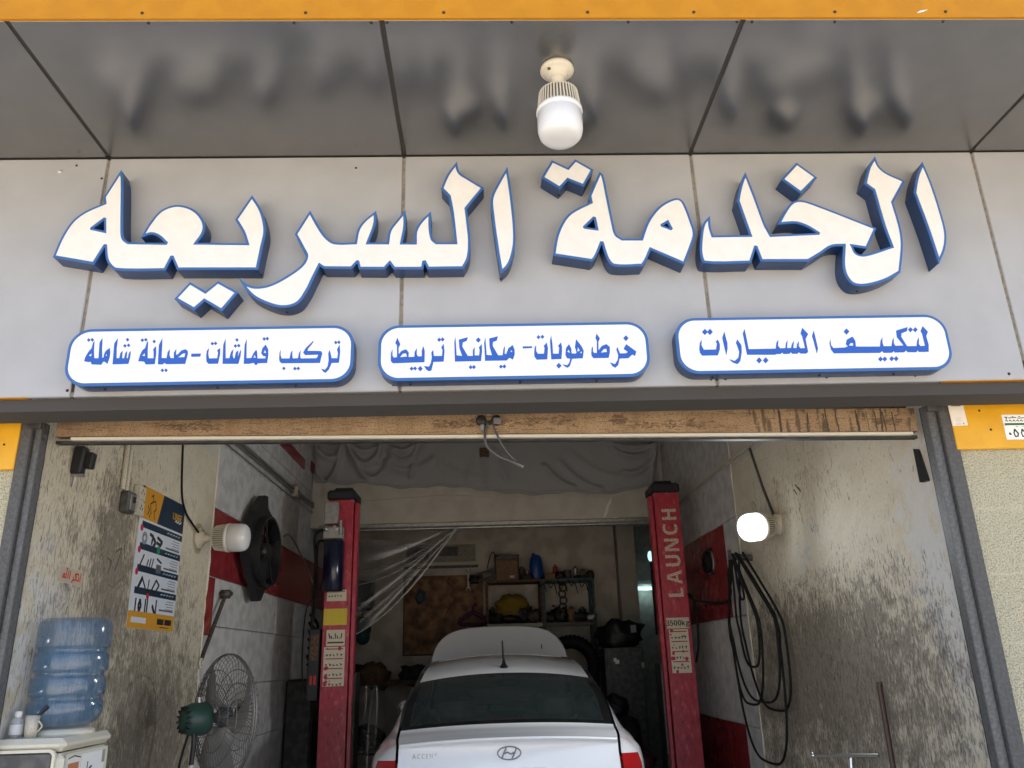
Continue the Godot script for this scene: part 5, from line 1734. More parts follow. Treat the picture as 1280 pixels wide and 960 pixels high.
func lift_post(left: bool):
	var s := 1.0 if left else -1.0              # towards the car
	var o := thing("car_lift_post", "red lift post with dark hydraulic unit at its top, left of the car" if left else "red lift post with worn pale vertical lettering, right of the car", "car lift", Vector3(-1.245 if left else 1.57, BAY_FLOOR, -4.25), 0, "two posts of the car lift")
	var H := 2.76
	# a C of folded plate open towards the car
	var w := 0.215; var d := 0.30; var t := 0.012
	var pf := PackedVector2Array([Vector2(-w / 2, -d / 2), Vector2(w / 2, -d / 2), Vector2(w / 2, -0.07), Vector2(w / 2 - t, -0.07), Vector2(w / 2 - t, -d / 2 + t), Vector2(-w / 2 + t, -d / 2 + t), Vector2(-w / 2 + t, d / 2 - t), Vector2(w / 2 - t, d / 2 - t), Vector2(w / 2 - t, 0.07), Vector2(w / 2, 0.07), Vector2(w / 2, d / 2), Vector2(-w / 2, d / 2)])
	if not left:
		for i in pf.size(): pf[i].x = -pf[i].x
	if MB.signed_area(pf) < 0: pf.reverse()
	var c := MB.new()
	c.xf = Transform3D(Basis(Vector3(1, 0, 0), Vector3(0, 0, -1), Vector3(0, 1, 0)), Vector3.ZERO)
	for i in pf.size(): pf[i].y = -pf[i].y
	pf.reverse()
	c.prism([pf], 0.02, H, true)
	part("column", c, M.lift_red, o)
	part("edge_lip", a_box(Vector3(s * (w / 2 + 0.022), H / 2, 0.07), Vector3(0.036, H - 0.05, 0.09), 0.006), M.lift_red, o)
	part("base_plate", a_box(Vector3(0, 0.01, 0), Vector3(0.42, 0.02, 0.45), 0.003), M.dark_metal, o)
	var cap := MB.new()
	cap.box(Vector3(0, H + 0.035, 0), Vector3(w + 0.03, 0.09, d + 0.03), 0.018)
	cap.box(Vector3(s * 0.01, H + 0.09, -0.02), Vector3(w - 0.05, 0.04, d - 0.05), 0.012)
	part("top_cap", cap, M.black, o)
	var ca := MB.new()
	ca.box(Vector3(s * 0.02, 0.55, 0), Vector3(w - 0.06, 0.9, d - 0.07), 0.006)
	part("carriage", ca, M.grease, o)
	var slot := MB.new()
	slot.box(Vector3(s * (w / 2 - 0.05), 1.9, 0.0), Vector3(0.05, 1.6, 0.12), 0.004)
	part("hydraulic_ram", slot, M.dark_metal, o)
	for k in 2:
		var arm := MB.new()
		var e := Vector3(s * 0.72, 0.16, (0.75 if k == 0 else -0.85))
		arm.xf = Transform3D(Basis(Vector3.UP, atan2(e.x, e.z)), Vector3(0, 0.15, 0))
		arm.box(Vector3(0, 0, 0.5), Vector3(0.10, 0.09, 0.95), 0.006)
		part("swing_arm", arm, M.dark_metal, o)
	part("side_plate", a_box(Vector3(s * (w / 2 + 0.035), 0.75, -0.02), Vector3(0.05, 1.2, 0.22), 0.006), M.grease, o)
	var front := d / 2
	if left:
		# hydraulic power unit hung on the front
		var tank := MB.new()
		tank.xf = turned(Vector3(-0.03, 1.98, front + 0.07))
		tank.lathe([[0.0, 0.0], [0.075, 0.0], [0.085, 0.012], [0.085, 0.40], [0.075, 0.412], [0.0, 0.412]], 26)
		part("oil_tank", tank, M.navy, o)
		var mt := MB.new()
		mt.box(Vector3(-0.04, 2.46, front + 0.05), Vector3(0.17, 0.11, 0.09), 0.01)
		mt.box(Vector3(-0.065, 2.63, front + 0.045), Vector3(0.12, 0.19, 0.08), 0.008)
		part("pump_block", mt, M.steel, o)
		var vb := MB.new()
		vb.cyl(Vector3(0.02, 2.44, front + 0.09), Vector3(0.02, 2.56, front + 0.09), 0.018)
		vb.cyl(Vector3(-0.02, 2.50, front + 0.09), Vector3(-0.02, 2.50, front + 0.14), 0.014)
		vb.ball(Vector3(-0.10, 2.49, front + 0.10), Vector3.ONE * 0.02)
		part("valves", vb, M.chrome, o)
		var wires := MB.new()
		wires.tube(curve3([Vector3(-0.10, 2.5, front + 0.05), Vector3(-0.20, 2.45, front + 0.04), Vector3(-0.19, 2.2, front), Vector3(-0.21, 1.9, 0.1), Vector3(-0.2, 1.5, 0.12)]), 0.012, 8)
		wires.tube(curve3([Vector3(-0.12, 2.4, front + 0.06), Vector3(-0.18, 2.36, front + 0.03), Vector3(-0.17, 2.0, front), Vector3(-0.20, 1.75, 0.1)]), 0.010, 8)
		wires.tube(curve3([Vector3(-0.16, 1.95, front - 0.02), Vector3(-0.25, 1.85, front), Vector3(-0.26, 1.4, front), Vector3(-0.22, 1.2, front - 0.02), Vector3(-0.17, 1.22, front - 0.03)]), 0.006, 8)
		part("hoses", wires, M.rubber, o)
		part("control_box", a_box(Vector3(-0.17, 1.42, 0.08), Vector3(0.085, 0.55, 0.18), 0.008), M.black, o)
		part("box_plate", a_box(Vector3(-0.165, 1.55, 0.172), Vector3(0.06, 0.20, 0.006)), M.wood_dark, o)
		for k in 2: part("push_button", a_box(Vector3(-0.18 + k * 0.03, 1.30, 0.174), Vector3(0.02, 0.07, 0.012), 0.003), M.red_print, o)
		part("pale_label", label_print(4, 80, 44, 1), M.label_1, o).transform = Transform3D(Basis.from_scale(Vector3(0.16, 0.09, 1)), Vector3(-0.005, 1.955, front + 0.003))
		part("yellow_label", a_box(Vector3(-0.01, 1.785, front + 0.001), Vector3(0.19, 0.13, 0.002)), M.yellow_label, o)
		part("square_label", label_print(5, 60, 56, 2), M.label_2, o).transform = Transform3D(Basis.from_scale(Vector3(0.15, 0.125, 1)), Vector3(0.0, 1.62, front + 0.003))
		part("instruction_label", label_print(6, 70, 120, 3), M.label_3, o).transform = Transform3D(Basis.from_scale(Vector3(0.17, 0.30, 1)), Vector3(-0.005, 1.40, front + 0.003))
	else:
		letter_row("LAUNCH", 0.125, 0.0012, M.worn_letter, o, Transform3D(Basis(Vector3(0, 0, 1), PI / 2), Vector3(0.012, 2.24, front + 0.001)), 0.26)
		part("load_plate", a_box(Vector3(0.0, 1.66, front + 0.001), Vector3(0.19, 0.085, 0.002)), M.decal_pale, o)
		letter_row("3500kg", 0.042, 0.001, M.text_black, o, turned(Vector3(0.0, 1.66, front + 0.0025)))
		part("torn_label", label_print(7, 70, 130, 4), M.label_4, o).transform = Transform3D(Basis.from_scale(Vector3(0.16, 0.34, 1)), Vector3(0.0, 1.44, front + 0.003))
		part("dangling_hose", a_tube(curve3([Vector3(0.13, 1.9, 0.1), Vector3(0.17, 1.8, 0.12), Vector3(0.165, 1.5, 0.12), Vector3(0.135, 1.35, 0.1)]), 0.010), M.rubber, o)
		part("light_strip", a_box(Vector3(-0.16, 0.98, 0.11), Vector3(0.008, 0.62, 0.012)), M.rail, o)

# a unit square print of pale paper with rows of small dark marks
func label_print(seed_: int, w: int, h: int, n: int) -> MB:
	var im := Image.create_empty(w, h, false, Image.FORMAT_RGB8)
	im.fill(Color(0.80, 0.76, 0.66))
	var rng := RandomNumberGenerator.new()
	rng.seed = seed_
	var ink := Color(0.22, 0.15, 0.14)
	if n == 2:
		for k in 7: stroke(im, [[8 + k * 7, 14 + (k % 3) * 8], [12 + k * 6, 30]], 3, ink)
		im.fill_rect(Rect2i(4, 42, w - 8, 5), ink)
	else:
		for r in h / 15:
			var y := 5 + r * 15
			if r % 2 == 0: im.fill_rect(Rect2i(6, y, w - 12, 3), Color(0.55, 0.2, 0.2))
			else:
				for k in 5: stroke(im, [[7 + k * 12, y + 2 + rng.randi() % 4], [11 + k * 12 + rng.randi() % 4, y + rng.randi() % 8], [9 + k * 12, y + 8]], 2, ink)
	if n == 4 or n == 3:
		# torn places where the red paint shows
		for k in 14:
			disc(im, (rng.randi() % w) if k > 6 else (rng.randi() % 12), rng.randi() % h, 2 + rng.randi() % 5, Color(0.66, 0.15, 0.22))
	M["label_%d" % n] = printed(ImageTexture.create_from_image(im), 0.5)
	var b := MB.new()
	b.quad(Vector3(-0.5, -0.5, 0), Vector3(0.5, -0.5, 0), Vector3(0.5, 0.5, 0), Vector3(-0.5, 0.5, 0))
	return b
# ---------------------------------------------------------------- the car, seen from behind, its hood propped open

# stations of the body from the rear bumper over the deck and roof to the nose, z forwards negative from the boot lip; heights above the bay floor.
# each: middle [z, y], top edge E, belt B, shoulder S, side D, sill L as [x, z, y]
const CAR := [
	[[-0.02, 0.28], [0.60, -0.09, 0.28], [0.74, -0.22, 0.28], [0.80, -0.42, 0.28], [0.82, -0.50, 0.26], [0.79, -0.52, 0.22]],
	[[0.07, 0.46], [0.64, -0.01, 0.46], [0.77, -0.16, 0.46], [0.825, -0.38, 0.46], [0.84, -0.48, 0.42], [0.79, -0.52, 0.22]],
	[[0.05, 0.64], [0.655, -0.02, 0.645], [0.785, -0.17, 0.66], [0.835, -0.38, 0.66], [0.85, -0.48, 0.56], [0.79, -0.52, 0.22]],
	[[0.015, 0.80], [0.655, -0.04, 0.80], [0.785, -0.19, 0.80], [0.835, -0.40, 0.79], [0.85, -0.50, 0.6], [0.79, -0.54, 0.22]],
	[[-0.005, 0.90], [0.650, -0.06, 0.89], [0.765, -0.21, 0.875], [0.825, -0.42, 0.86], [0.85, -0.52, 0.62], [0.79, -0.56, 0.22]],
	[[-0.005, 0.960], [0.650, -0.07, 0.935], [0.745, -0.22, 0.905], [0.815, -0.43, 0.88], [0.85, -0.54, 0.63], [0.79, -0.58, 0.22]],
	[[0.012, 0.985], [0.648, -0.065, 0.955], [0.730, -0.23, 0.925], [0.810, -0.44, 0.885], [0.85, -0.56, 0.63], [0.79, -0.60, 0.22]],
	[[-0.03, 0.992], [0.655, -0.11, 0.965], [0.725, -0.26, 0.938], [0.808, -0.47, 0.89], [0.85, -0.60, 0.63], [0.79, -0.64, 0.22]],
	[[-0.18, 1.008], [0.665, -0.22, 0.985], [0.738, -0.36, 0.955], [0.810, -0.55, 0.895], [0.85, -0.70, 0.63], [0.79, -0.74, 0.22]],
	[[-0.36, 1.040], [0.672, -0.38, 1.012], [0.748, -0.50, 0.972], [0.815, -0.68, 0.895], [0.85, -0.82, 0.63], [0.79, -0.86, 0.22]],
	[[-0.64, 1.195], [0.662, -0.65, 1.150], [0.750, -0.72, 0.985], [0.825, -0.86, 0.89], [0.85, -0.98, 0.63], [0.79, -1.02, 0.22]],
	[[-0.93, 1.325], [0.615, -0.93, 1.272], [0.742, -1.00, 0.985], [0.83, -1.10, 0.88], [0.85, -1.20, 0.63], [0.80, -1.22, 0.22]],
	[[-1.30, 1.410], [0.592, -1.28, 1.356], [0.715, -1.35, 0.98], [0.835, -1.42, 0.87], [0.85, -1.5, 0.63], [0.80, -1.5, 0.22]],
	[[-1.75, 1.455], [0.572, -1.75, 1.40], [0.72, -1.8, 0.97], [0.84, -1.8, 0.86], [0.85, -1.8, 0.63], [0.80, -1.8, 0.22]],
	[[-2.15, 1.445], [0.55, -2.12, 1.403], [0.72, -2.3, 0.955], [0.84, -2.3, 0.85], [0.85, -2.3, 0.62], [0.80, -2.3, 0.22]],
	[[-2.70, 1.240], [0.600, -2.60, 1.215], [0.72, -2.7, 0.945], [0.835, -2.75, 0.84], [0.85, -2.75, 0.62], [0.80, -2.75, 0.22]],
	[[-3.15, 1.020], [0.670, -3.05, 1.000], [0.715, -3.1, 0.93], [0.83, -3.15, 0.83], [0.85, -3.15, 0.62], [0.80, -3.15, 0.22]],
	[[-3.60, 0.960], [0.680, -3.5, 0.930], [0.72, -3.52, 0.87], [0.82, -3.55, 0.79], [0.84, -3.55, 0.60], [0.79, -3.55, 0.22]],
	[[-4.20, 0.800], [0.640, -4.02, 0.790], [0.71, -3.98, 0.75], [0.79, -3.9, 0.72], [0.82, -3.9, 0.56], [0.78, -3.9, 0.22]],
	[[-4.36, 0.560], [0.620, -4.20, 0.560], [0.70, -4.08, 0.55], [0.78, -3.96, 0.54], [0.81, -3.94, 0.46], [0.78, -3.92, 0.22]],
	[[-4.30, 0.260], [0.600, -4.16, 0.260], [0.70, -4.06, 0.26], [0.77, -3.96, 0.26], [0.80, -3.94, 0.25], [0.78, -3.92, 0.22]],
]

# a point of the right half: k counts stations, r runs 0 (middle) 1 (E) 2 (B) 3 (S) 4 (D) 5 (L)
func car_point(k: float, r: float) -> Vector3:
	var i := clampi(int(k), 0, CAR.size() - 2)
	var t := k - i
	var at := func(row: int) -> Vector3:
		var p := []
		for q in [i - 1, i, i + 1, i + 2]:
			var st: Array = CAR[clampi(q, 0, CAR.size() - 1)]
			p.append(Vector3(0, st[0][1], st[0][0]) if row == 0 else Vector3(st[row][0], st[row][2], st[row][1]))
		# gentle tangents keep the lip crisp
		var l: float = p[1].distance_to(p[2])
		var ta: Vector3 = (p[2] - p[0]).normalized() * l
		var tb: Vector3 = (p[3] - p[1]).normalized() * l
		var t2 := t * t; var t3 := t2 * t
		return p[1] * (2 * t3 - 3 * t2 + 1) + ta * (t3 - 2 * t2 + t) + p[2] * (3 * t2 - 2 * t3) + tb * (t3 - t2)
	if r <= 1.0:
		var c: Vector3 = at.call(0)
		var e: Vector3 = at.call(1)
		# crowned across: flat in the middle, turning down to the edge
		var s := pow(r, 2.2)
		return Vector3(e.x * r, lerpf(c.y, e.y, s), lerpf(c.z, e.z, s))
	var j := clampi(int(r), 1, 4)
	var u := r - j
	var rows := [clampi(j - 1, 1, 5), j, j + 1, clampi(j + 2, 1, 5)]
	var a: Vector3 = at.call(rows[0]); var b: Vector3 = at.call(rows[1]); var c2: Vector3 = at.call(rows[2]); var d: Vector3 = at.call(rows[3])
	var straight_glass := j == 1 and k > 9.0 and k < 16.0
	if straight_glass: return b.lerp(c2, u)
	return b.cubic_interpolate(c2, a, d, u)

func car_sheet(k0: float, k1: float, r0: float, r1: float, nk: int, nr: int, side := 1.0, out := 0.0) -> Array:
	var rows := []
	for i in nk + 1:
		var row := []
		for j in nr + 1:
			var k := lerpf(k0, k1, float(i) / nk); var r := lerpf(r0, r1, float(j) / nr)
			var p := car_point(k, r)
			if out != 0.0:
				var n := (car_point(k + 0.02, r) - car_point(k - 0.02, r)).cross(car_point(k, r + 0.02) - car_point(k, maxf(r - 0.02, 0.0)))
				n = n.normalized() * (-out if n.y < 0 and absf(n.y) > 0.2 or (absf(n.y) <= 0.2 and n.x < 0) else out)
				p += n
			p.x *= side
			row.append(p)
		rows.append(row)
	return rows

# both halves of a band across the middle
func car_band(k0: float, k1: float, r1: float, nk: int, nr: int, out := 0.0) -> Array:
	var right := car_sheet(k0, k1, 0.0, r1, nk, nr, 1.0, out)
	var rows := []
	for row in right:
		var full := []
		for j in range(nr, 0, -1): full.append(Vector3(-row[j].x, row[j].y, row[j].z))
		full.append_array(row)
		rows.append(full)
	return rows

func sheet(rows: Array) -> MB:
	var b := MB.new()
	b.grid(rows, true, true)
	return b

func build_car():
	var o := thing("white_car", "white sedan standing in the bay, seen from behind, hood propped open", "car", Vector3(0.106, BAY_FLOOR, -2.2))
	# boot lid: deck, lip and upright face in one pressing
	part("trunk_lid", sheet(car_band(2.05, 9.0, 0.975, 50, 18)), M.car_white, o)
	part("rear_bumper", sheet(car_band(0.0, 2.0, 1.0, 12, 18)), M.car_white, o)
	part("roof", sheet(car_band(11.0, 14.0, 0.95, 24, 20)), M.car_white, o)
	# black gutter strips of the roof
	for s in [1.0, -1.0]:
		part("roof_gutter", sheet(car_sheet(10.9, 14.0, 0.95, 1.0, 24, 2, s, -0.004)), M.black_gloss, o)
	# rear window: black printed border and tinted pane
	var border := MB.new()
	border.grid(car_band(9.0, 9.14, 0.975, 3, 18, 0.0), true, true)
	border.grid(car_band(10.90, 11.0, 0.975, 3, 18, 0.0), true, true)
	for s in [1.0, -1.0]:
		border.grid(car_sheet(9.14, 10.90, 0.90, 0.975, 16, 3, s), true, true)
	var win := part("rear_window", sheet(car_band(9.14, 10.90, 0.90, 20, 20)), M.glass_dark, o)
	part("window_border", border, M.black_gloss, win)
	var ws := part("windscreen", sheet(car_band(14.08, 15.95, 0.95, 16, 16)), M.glass_dark, o)
	var wb := MB.new()
	wb.grid(car_band(14.0, 14.08, 1.0, 2, 16), true, true)
	wb.grid(car_band(15.95, 16.05, 1.0, 2, 16), true, true)
	for s in [1.0, -1.0]: wb.grid(car_sheet(14.08, 15.95, 0.95, 1.0, 16, 2, s), true, true)
	part("window_border", wb, M.black_gloss, ws)
	part("front_bumper", sheet(car_band(18.0, 20.0, 1.0, 8, 18)), M.car_white, o)
	for s in [1.0, -1.0]:
		# quarter panel with its pillar, lamp cluster let into the corner
		var q := MB.new()
		q.grid(car_sheet(3.9, 12.0, 1.0, 2.0, 66, 8, s), true, true)
		q.grid(car_sheet(2.2, 16.5, 2.0, 5.0, 90, 22, s), true, true)
		q.grid(car_sheet(0.0, 2.2, 1.0, 5.0, 10, 24, s), true, true)
		part("quarter_panel", q, M.car_white, o)
		var tl := part("tail_light", sheet(car_sheet(2.2, 3.9, 1.0, 2.0, 16, 10, s, 0.002)), M.tail_red, o)
		part("lamp_core", sheet(car_sheet(2.3, 3.8, 1.05, 1.95, 10, 6, s, -0.02)), M.red_print, tl)
		var sw := part("side_window", sheet(car_sheet(12.0, 15.6, 1.08, 1.97, 20, 6, s)), M.glass_dark, o)
		var fr := MB.new()
		fr.grid(car_sheet(12.0, 15.9, 1.0, 1.08, 20, 2, s), true, true)
		fr.grid(car_sheet(15.6, 16.5, 1.08, 2.0, 6, 4, s), true, true)
		fr.grid(car_sheet(12.0, 15.6, 1.97, 2.0, 20, 2, s), true, true)
		part("window_frame", fr, M.car_white, sw)
		var fe := MB.new()
		fe.grid(car_sheet(16.5, 20.0, 1.0, 5.0, 24, 16, s), true, true)
		part("front_fender", fe, M.car_white, o)
		# mirror
		var mi := MB.new()
		mi.ball(Vector3(s * 0.825, 1.05, -2.42), Vector3(0.068, 0.058, 0.055), 18)
		mi.tube([Vector3(s * 0.76, 1.0, -2.45), Vector3(s * 0.86, 1.04, -2.44)], 0.025, 8)
		var mr := part("side_mirror", mi, M.car_white, o)
		var mg := MB.new()
		mg.xf = Transform3D(Basis(Vector3.UP, -s * 0.02) * Basis(Vector3(1, 0, 0), PI / 2), Vector3(s * 0.828, 1.05, -2.372)) * Transform3D(Basis.from_scale(Vector3(1.2, 1, 0.9)), Vector3.ZERO)
		mg.lathe([[0.0, 0.004], [0.043, 0.004], [0.047, 0.0], [0.047, -0.03], [0.0, -0.03]], 20)
		part("mirror_glass", mg, M.chrome, mr)
		for z in [-0.86, -3.43]:
			var wh := Node3D.new()
			wh.name = "wheel"
			o.add_child(wh, true)
			wh.transform = Transform3D(Basis(Vector3(0, 0, 1), -s * PI / 2), Vector3(s * 0.765, 0.30, z))
			var ty := MB.new()
			ty.lathe([[0.19, -0.09], [0.27, -0.095], [0.298, -0.07], [0.30, 0.0], [0.298, 0.07], [0.27, 0.095], [0.19, 0.09]], 36)
			part("tyre", ty, M.rubber, wh)
			var ri := MB.new()
			ri.lathe([[0.0, 0.07], [0.05, 0.075], [0.07, 0.05], [0.17, 0.07], [0.195, 0.088], [0.195, -0.08], [0.0, -0.08]], 30)
			part("rim", ri, M.steel, wh)
	# open hood: outer skin faces the windscreen
	var hood := Node3D.new()
	hood.name = "hood"
	o.add_child(hood, true)
	hood.transform = Transform3D(Basis(Vector3(1, 0, 0), 0.0), Vector3(0, 1.03, -3.12))
	var hr := []
	for i in 15:
		var v := i / 14.0
		var row := []
		for j in 33:
			var u := j / 16.0 - 1.0
			var half := 0.70 - 0.06 * v - 0.13 * pow(v, 7.0)
			var x := half * u
			var y := 0.70 * v - 0.045 * pow(absf(u), 5.0) * v - 0.02 * v * v * u * u
			var z := -0.44 * v - 0.04 * sin(v * PI) + 0.05 * pow(absf(u), 3.0)
			# two pressed creases
			z += 0.010 * exp(-pow((absf(u) - 0.34 - 0.1 * v) / 0.05, 2.0))
			row.append(Vector3(x, y, z))
		hr.append(row)
	var hs := MB.new()
	hs.grid(hr, true, true)
	var under := []
	for row in hr:
		var r2 := []
		for p in row: r2.append(p + Vector3(0, -0.01, -0.03))
		under.append(r2)
	hs.grid(under)
	part("skin", hs, M.car_white, hood)
	var rim := []
	for j in 33: rim.append(hr[14][j].lerp(under[14][j], 0.5))
	var eh := MB.new()
	eh.tube(rim, 0.016, 8)
	for j in [0, 32]:
		var l := []
		for i in 15: l.append(hr[i][j].lerp(under[i][j], 0.5))
		eh.tube(l, 0.016, 8)
	part("rolled_edge", eh, M.car_white, hood)
	part("hood_stay", a_tube([Vector3(0.5, 0.8, -3.9), Vector3(0.42, 1.55, -3.42)], 0.006, 6), M.steel, o)
	part("engine_bay", a_box(Vector3(0, 0.62, -3.66), Vector3(1.2, 0.5, 0.9), 0.02), M.grease, o)
	# inside
	part("parcel_shelf", a_box(Vector3(0, 0.965, -0.62), Vector3(1.2, 0.02, 0.5), 0.004), M.black, o)
	for x in [-0.36, 0.36]:
		for z in [-0.98, -1.85]:
			var hd := MB.new()
			hd.box(Vector3(x, 1.10, z), Vector3(0.25, 0.17, 0.09), 0.035)
			part("head_rest", hd, M.dark_metal, o)
			part("seat_back", a_box(Vector3(x, 0.72, z - 0.02), Vector3(0.50, 0.58, 0.14), 0.04), M.dark_metal, o)
	part("dashboard", a_box(Vector3(0, 0.86, -2.75), Vector3(1.3, 0.22, 0.5), 0.04), M.black, o)
	part("floor_pan", a_box(Vector3(0, 0.26, -1.9), Vector3(1.5, 0.06, 3.9)), M.black, o)
	part("cabin_mirror", a_box(Vector3(0.06, 1.22, -2.42), Vector3(0.20, 0.05, 0.02), 0.008), M.dark_metal, o)
	part("high_brake_light", a_box(Vector3(0.0, 1.045, -0.47), Vector3(0.24, 0.03, 0.05), 0.004), M.tail_red, o)
	# aerial on the roof
	var an := Node3D.new()
	an.name = "aerial"
	o.add_child(an, true)
	an.position = Vector3(0.0, 1.352, -1.06)
	var ab := MB.new()
	ab.lathe([[0.0, -0.01], [0.036, -0.01], [0.030, 0.012], [0.014, 0.034], [0.010, 0.055], [0.0, 0.056]], 18)
	part("foot", ab, M.black_gloss, an)
	part("mast", a_tube([Vector3(0, 0.04, 0), Vector3(-0.004, 0.11, -0.03), Vector3(-0.006, 0.19, -0.06)], [0.009, 0.007, 0.006]), M.black, an)
	# badge: slanted letter in an oval ring
	var at := car_point(4.35, 0.0)
	var bd := Node3D.new()
	bd.name = "badge"
	o.add_child(bd, true)
	bd.transform = turned(at + Vector3(0, -0.015, 0.004), 0, -0.06)
	var oval := []
	for k in 40: oval.append(Vector3(cos(TAU * k / 40) * 0.066, sin(TAU * k / 40) * 0.034, 0.0))
	part("ring", a_tube(oval, 0.004, 8, true), M.badge_chrome, bd)
	var hl := MB.new()
	hl.tube(curve3([Vector3(-0.040, -0.022, 0), Vector3(-0.030, 0.002, 0.002), Vector3(-0.016, 0.027, 0)]), [0.0045, 0.0045, 0.0045, 0.0045, 0.0045, 0.0045, 0.0045, 0.0045, 0.0045, 0.0045, 0.0045, 0.0045, 0.0045], 8)
	hl.tube(curve3([Vector3(0.016, -0.027, 0), Vector3(0.030, -0.002, 0.002), Vector3(0.040, 0.022, 0)]), 0.0045, 8)
	hl.tube(curve3([Vector3(-0.034, -0.006, 0.001), Vector3(-0.01, 0.004, 0.002), Vector3(0.01, -0.004, 0.002), Vector3(0.034, 0.006, 0.001)]), 0.004, 8)
	part("slanted_letter", hl, M.badge_chrome, bd)
	var p2 := car_point(4.3, 0.74)
	letter_row("ACCENT", 0.024, 0.004, M.badge_chrome, o, Transform3D(Basis(Vector3.UP, -0.06), Vector3(-p2.x, p2.y - 0.01, p2.z + 0.004)), 0.35, false)
	var pl := car_point(3.0, 0.0)
	part("plate_recess", a_box(pl + Vector3(0, -0.03, -0.002), Vector3(0.42, 0.12, 0.02), 0.004), M.white_paint, o)
# ---------------------------------------------------------------- the far end of the bay

func build_back_things():
	# scorched plywood board on the back wall
	var pb := thing("plywood_board", "scorched brown plywood board fixed on the back wall left of the shelves", "board", Vector3(-0.575, 2.195, -7.99))
	part("sheet", a_box(Vector3(0, 0, 0), Vector3(1.03, 0.98, 0.018), 0.003), M.plywood, pb)
	var edge := MB.new()
	edge.box(Vector3(-0.02, -0.49, 0.006), Vector3(1.0, 0.016, 0.03), 0.003)
	edge.box(Vector3(-0.51, 0, 0.006), Vector3(0.016, 0.95, 0.03), 0.003)
	part("batten", edge, M.wood_dark, pb)
	var cr := MB.new()
	cr.tube([Vector3(0.08, 0.48, 0.01), Vector3(0.05, 0.40, 0.01), Vector3(0.15, 0.31, 0.01), Vector3(0.10, 0.24, 0.01), Vector3(0.16, 0.2, 0.01), Vector3(0.06, 0.05, 0.01), Vector3(0.03, 0.0, 0.01)], 0.006, 5)
	part("split", cr, M.black, pb)

	# window air conditioner grille high on the back wall
	var ac := thing("wall_air_conditioner", "old cream air conditioner set in a frame high on the back wall", "air conditioner", Vector3(-0.61, 2.965, -7.98))
	var fr := MB.new()
	fr.prism([rect2(1.0, 0.31), rect2(0.92, 0.23)], -0.02, 0.05)
	part("frame", fr, M.cream, ac)
	part("face", a_box(Vector3(0, 0, 0.0), Vector3(0.92, 0.23, 0.03)), M.ac_face, ac)
	part("dark_grille", a_box(Vector3(-0.30, 0.01, 0.017), Vector3(0.28, 0.17, 0.012)), M.dark_metal, ac)
	part("dark_grille", a_box(Vector3(0.10, 0.03, 0.017), Vector3(0.26, 0.12, 0.012)), M.dark_metal, ac)
	for k in 5: part("louvre", a_box(Vector3(0.32, -0.08 + k * 0.042, 0.02), Vector3(0.2, 0.016, 0.016)), M.ac_face, ac)
	part("lower_lip", a_box(Vector3(0, -0.175, 0.03), Vector3(0.98, 0.025, 0.06)), M.dark_metal, ac)

	# blue boxes on the left of the back wall
	var bx := thing("dark_blue_cabinet", "dark blue box cabinet on the back wall behind the plastic film", "cabinet", Vector3(-1.585, 2.19, -7.86))
	part("body", a_box(Vector3(0, 0.25, 0), Vector3(0.25, 0.36, 0.2), 0.008), M.navy, bx)
	part("door", a_box(Vector3(0.0, 0.25, 0.103), Vector3(0.22, 0.33, 0.008), 0.003), M.navy, bx)
	var b2 := thing("hanging_blue_bag", "dull blue bag hanging low below the dark blue cabinet", "bag", Vector3(-1.6, 1.92, -7.86))
	var bg := MB.new()
	bg.ball(Vector3(0, 0.12, 0), Vector3(0.12, 0.15, 0.08))
	bg.ball(Vector3(0.02, 0.02, 0.01), Vector3(0.09, 0.10, 0.07))
	part("sack", bg, M.teal, b2)
	part("tie", a_tube([Vector3(0, 0.25, 0), Vector3(0.01, 0.34, -0.03)], 0.008), M.black, b2)
	single("light_blue_cloth", crumple(Vector3(-0.87, 2.42, -7.95), Vector3(0.06, 0.09, 0.03), 3), M.fan_blue if M.has("fan_blue") else M.teal, "small dull blue rag hung on the plywood board", "rag")

	# purple coat hanger shape with a cap
	var hg := thing("purple_hanger", "dark purple clothes hanger hung beside the left shelf", "hanger", Vector3(-0.19, 2.06, -7.88))
	var tri := [Vector3(-0.18, 0.0, 0), Vector3(-0.16, 0.06, 0), Vector3(0.0, 0.15, 0), Vector3(0.16, 0.06, 0), Vector3(0.18, 0.0, 0)]
	part("bar", a_tube([tri[0], tri[1], tri[2], tri[3], tri[4]], 0.028), M.purple, hg)
	part("lower_bar", a_tube([tri[0], tri[4]], 0.022), M.purple, hg)
	part("hook", a_tube(curve3([tri[2], Vector3(0.0, 0.22, 0), Vector3(0.03, 0.25, 0), Vector3(0.04, 0.21, 0)]), 0.012), M.purple, hg)

	shelf(Vector3(0.33, BAY_FLOOR, -7.68), 0.68, M.rust, "rusty steel shelf rack left of the chain, with yellow cloth on it")
	shelf(Vector3(1.01, BAY_FLOOR, -7.68), 0.62, M.teal, "dark teal steel shelf rack with the hanging chain, right of the rusty one")

	# on top of the racks
	var cb := thing("cardboard_box", "worn cardboard box standing on top of the rusty shelf rack", "box", Vector3(0.25, 2.565, -7.65))
	part("carton", a_box(Vector3(0, 0.135, 0), Vector3(0.27, 0.27, 0.2), 0.004), M.cardboard, cb)
	part("dark_band", a_box(Vector3(0, 0.28, 0), Vector3(0.30, 0.05, 0.22), 0.008), M.dark_metal, cb)
	part("torn_label", a_box(Vector3(0.06, 0.04, 0.101), Vector3(0.06, 0.03, 0.002)), M.paper, cb)
	part("side_bar", a_tube([Vector3(-0.15, 0.0, 0.02), Vector3(-0.14, 0.33, 0.02)], 0.012), M.iron, cb)
	part("side_bar", a_tube([Vector3(0.15, 0.0, 0.02), Vector3(0.14, 0.32, 0.02)], 0.012), M.iron, cb)
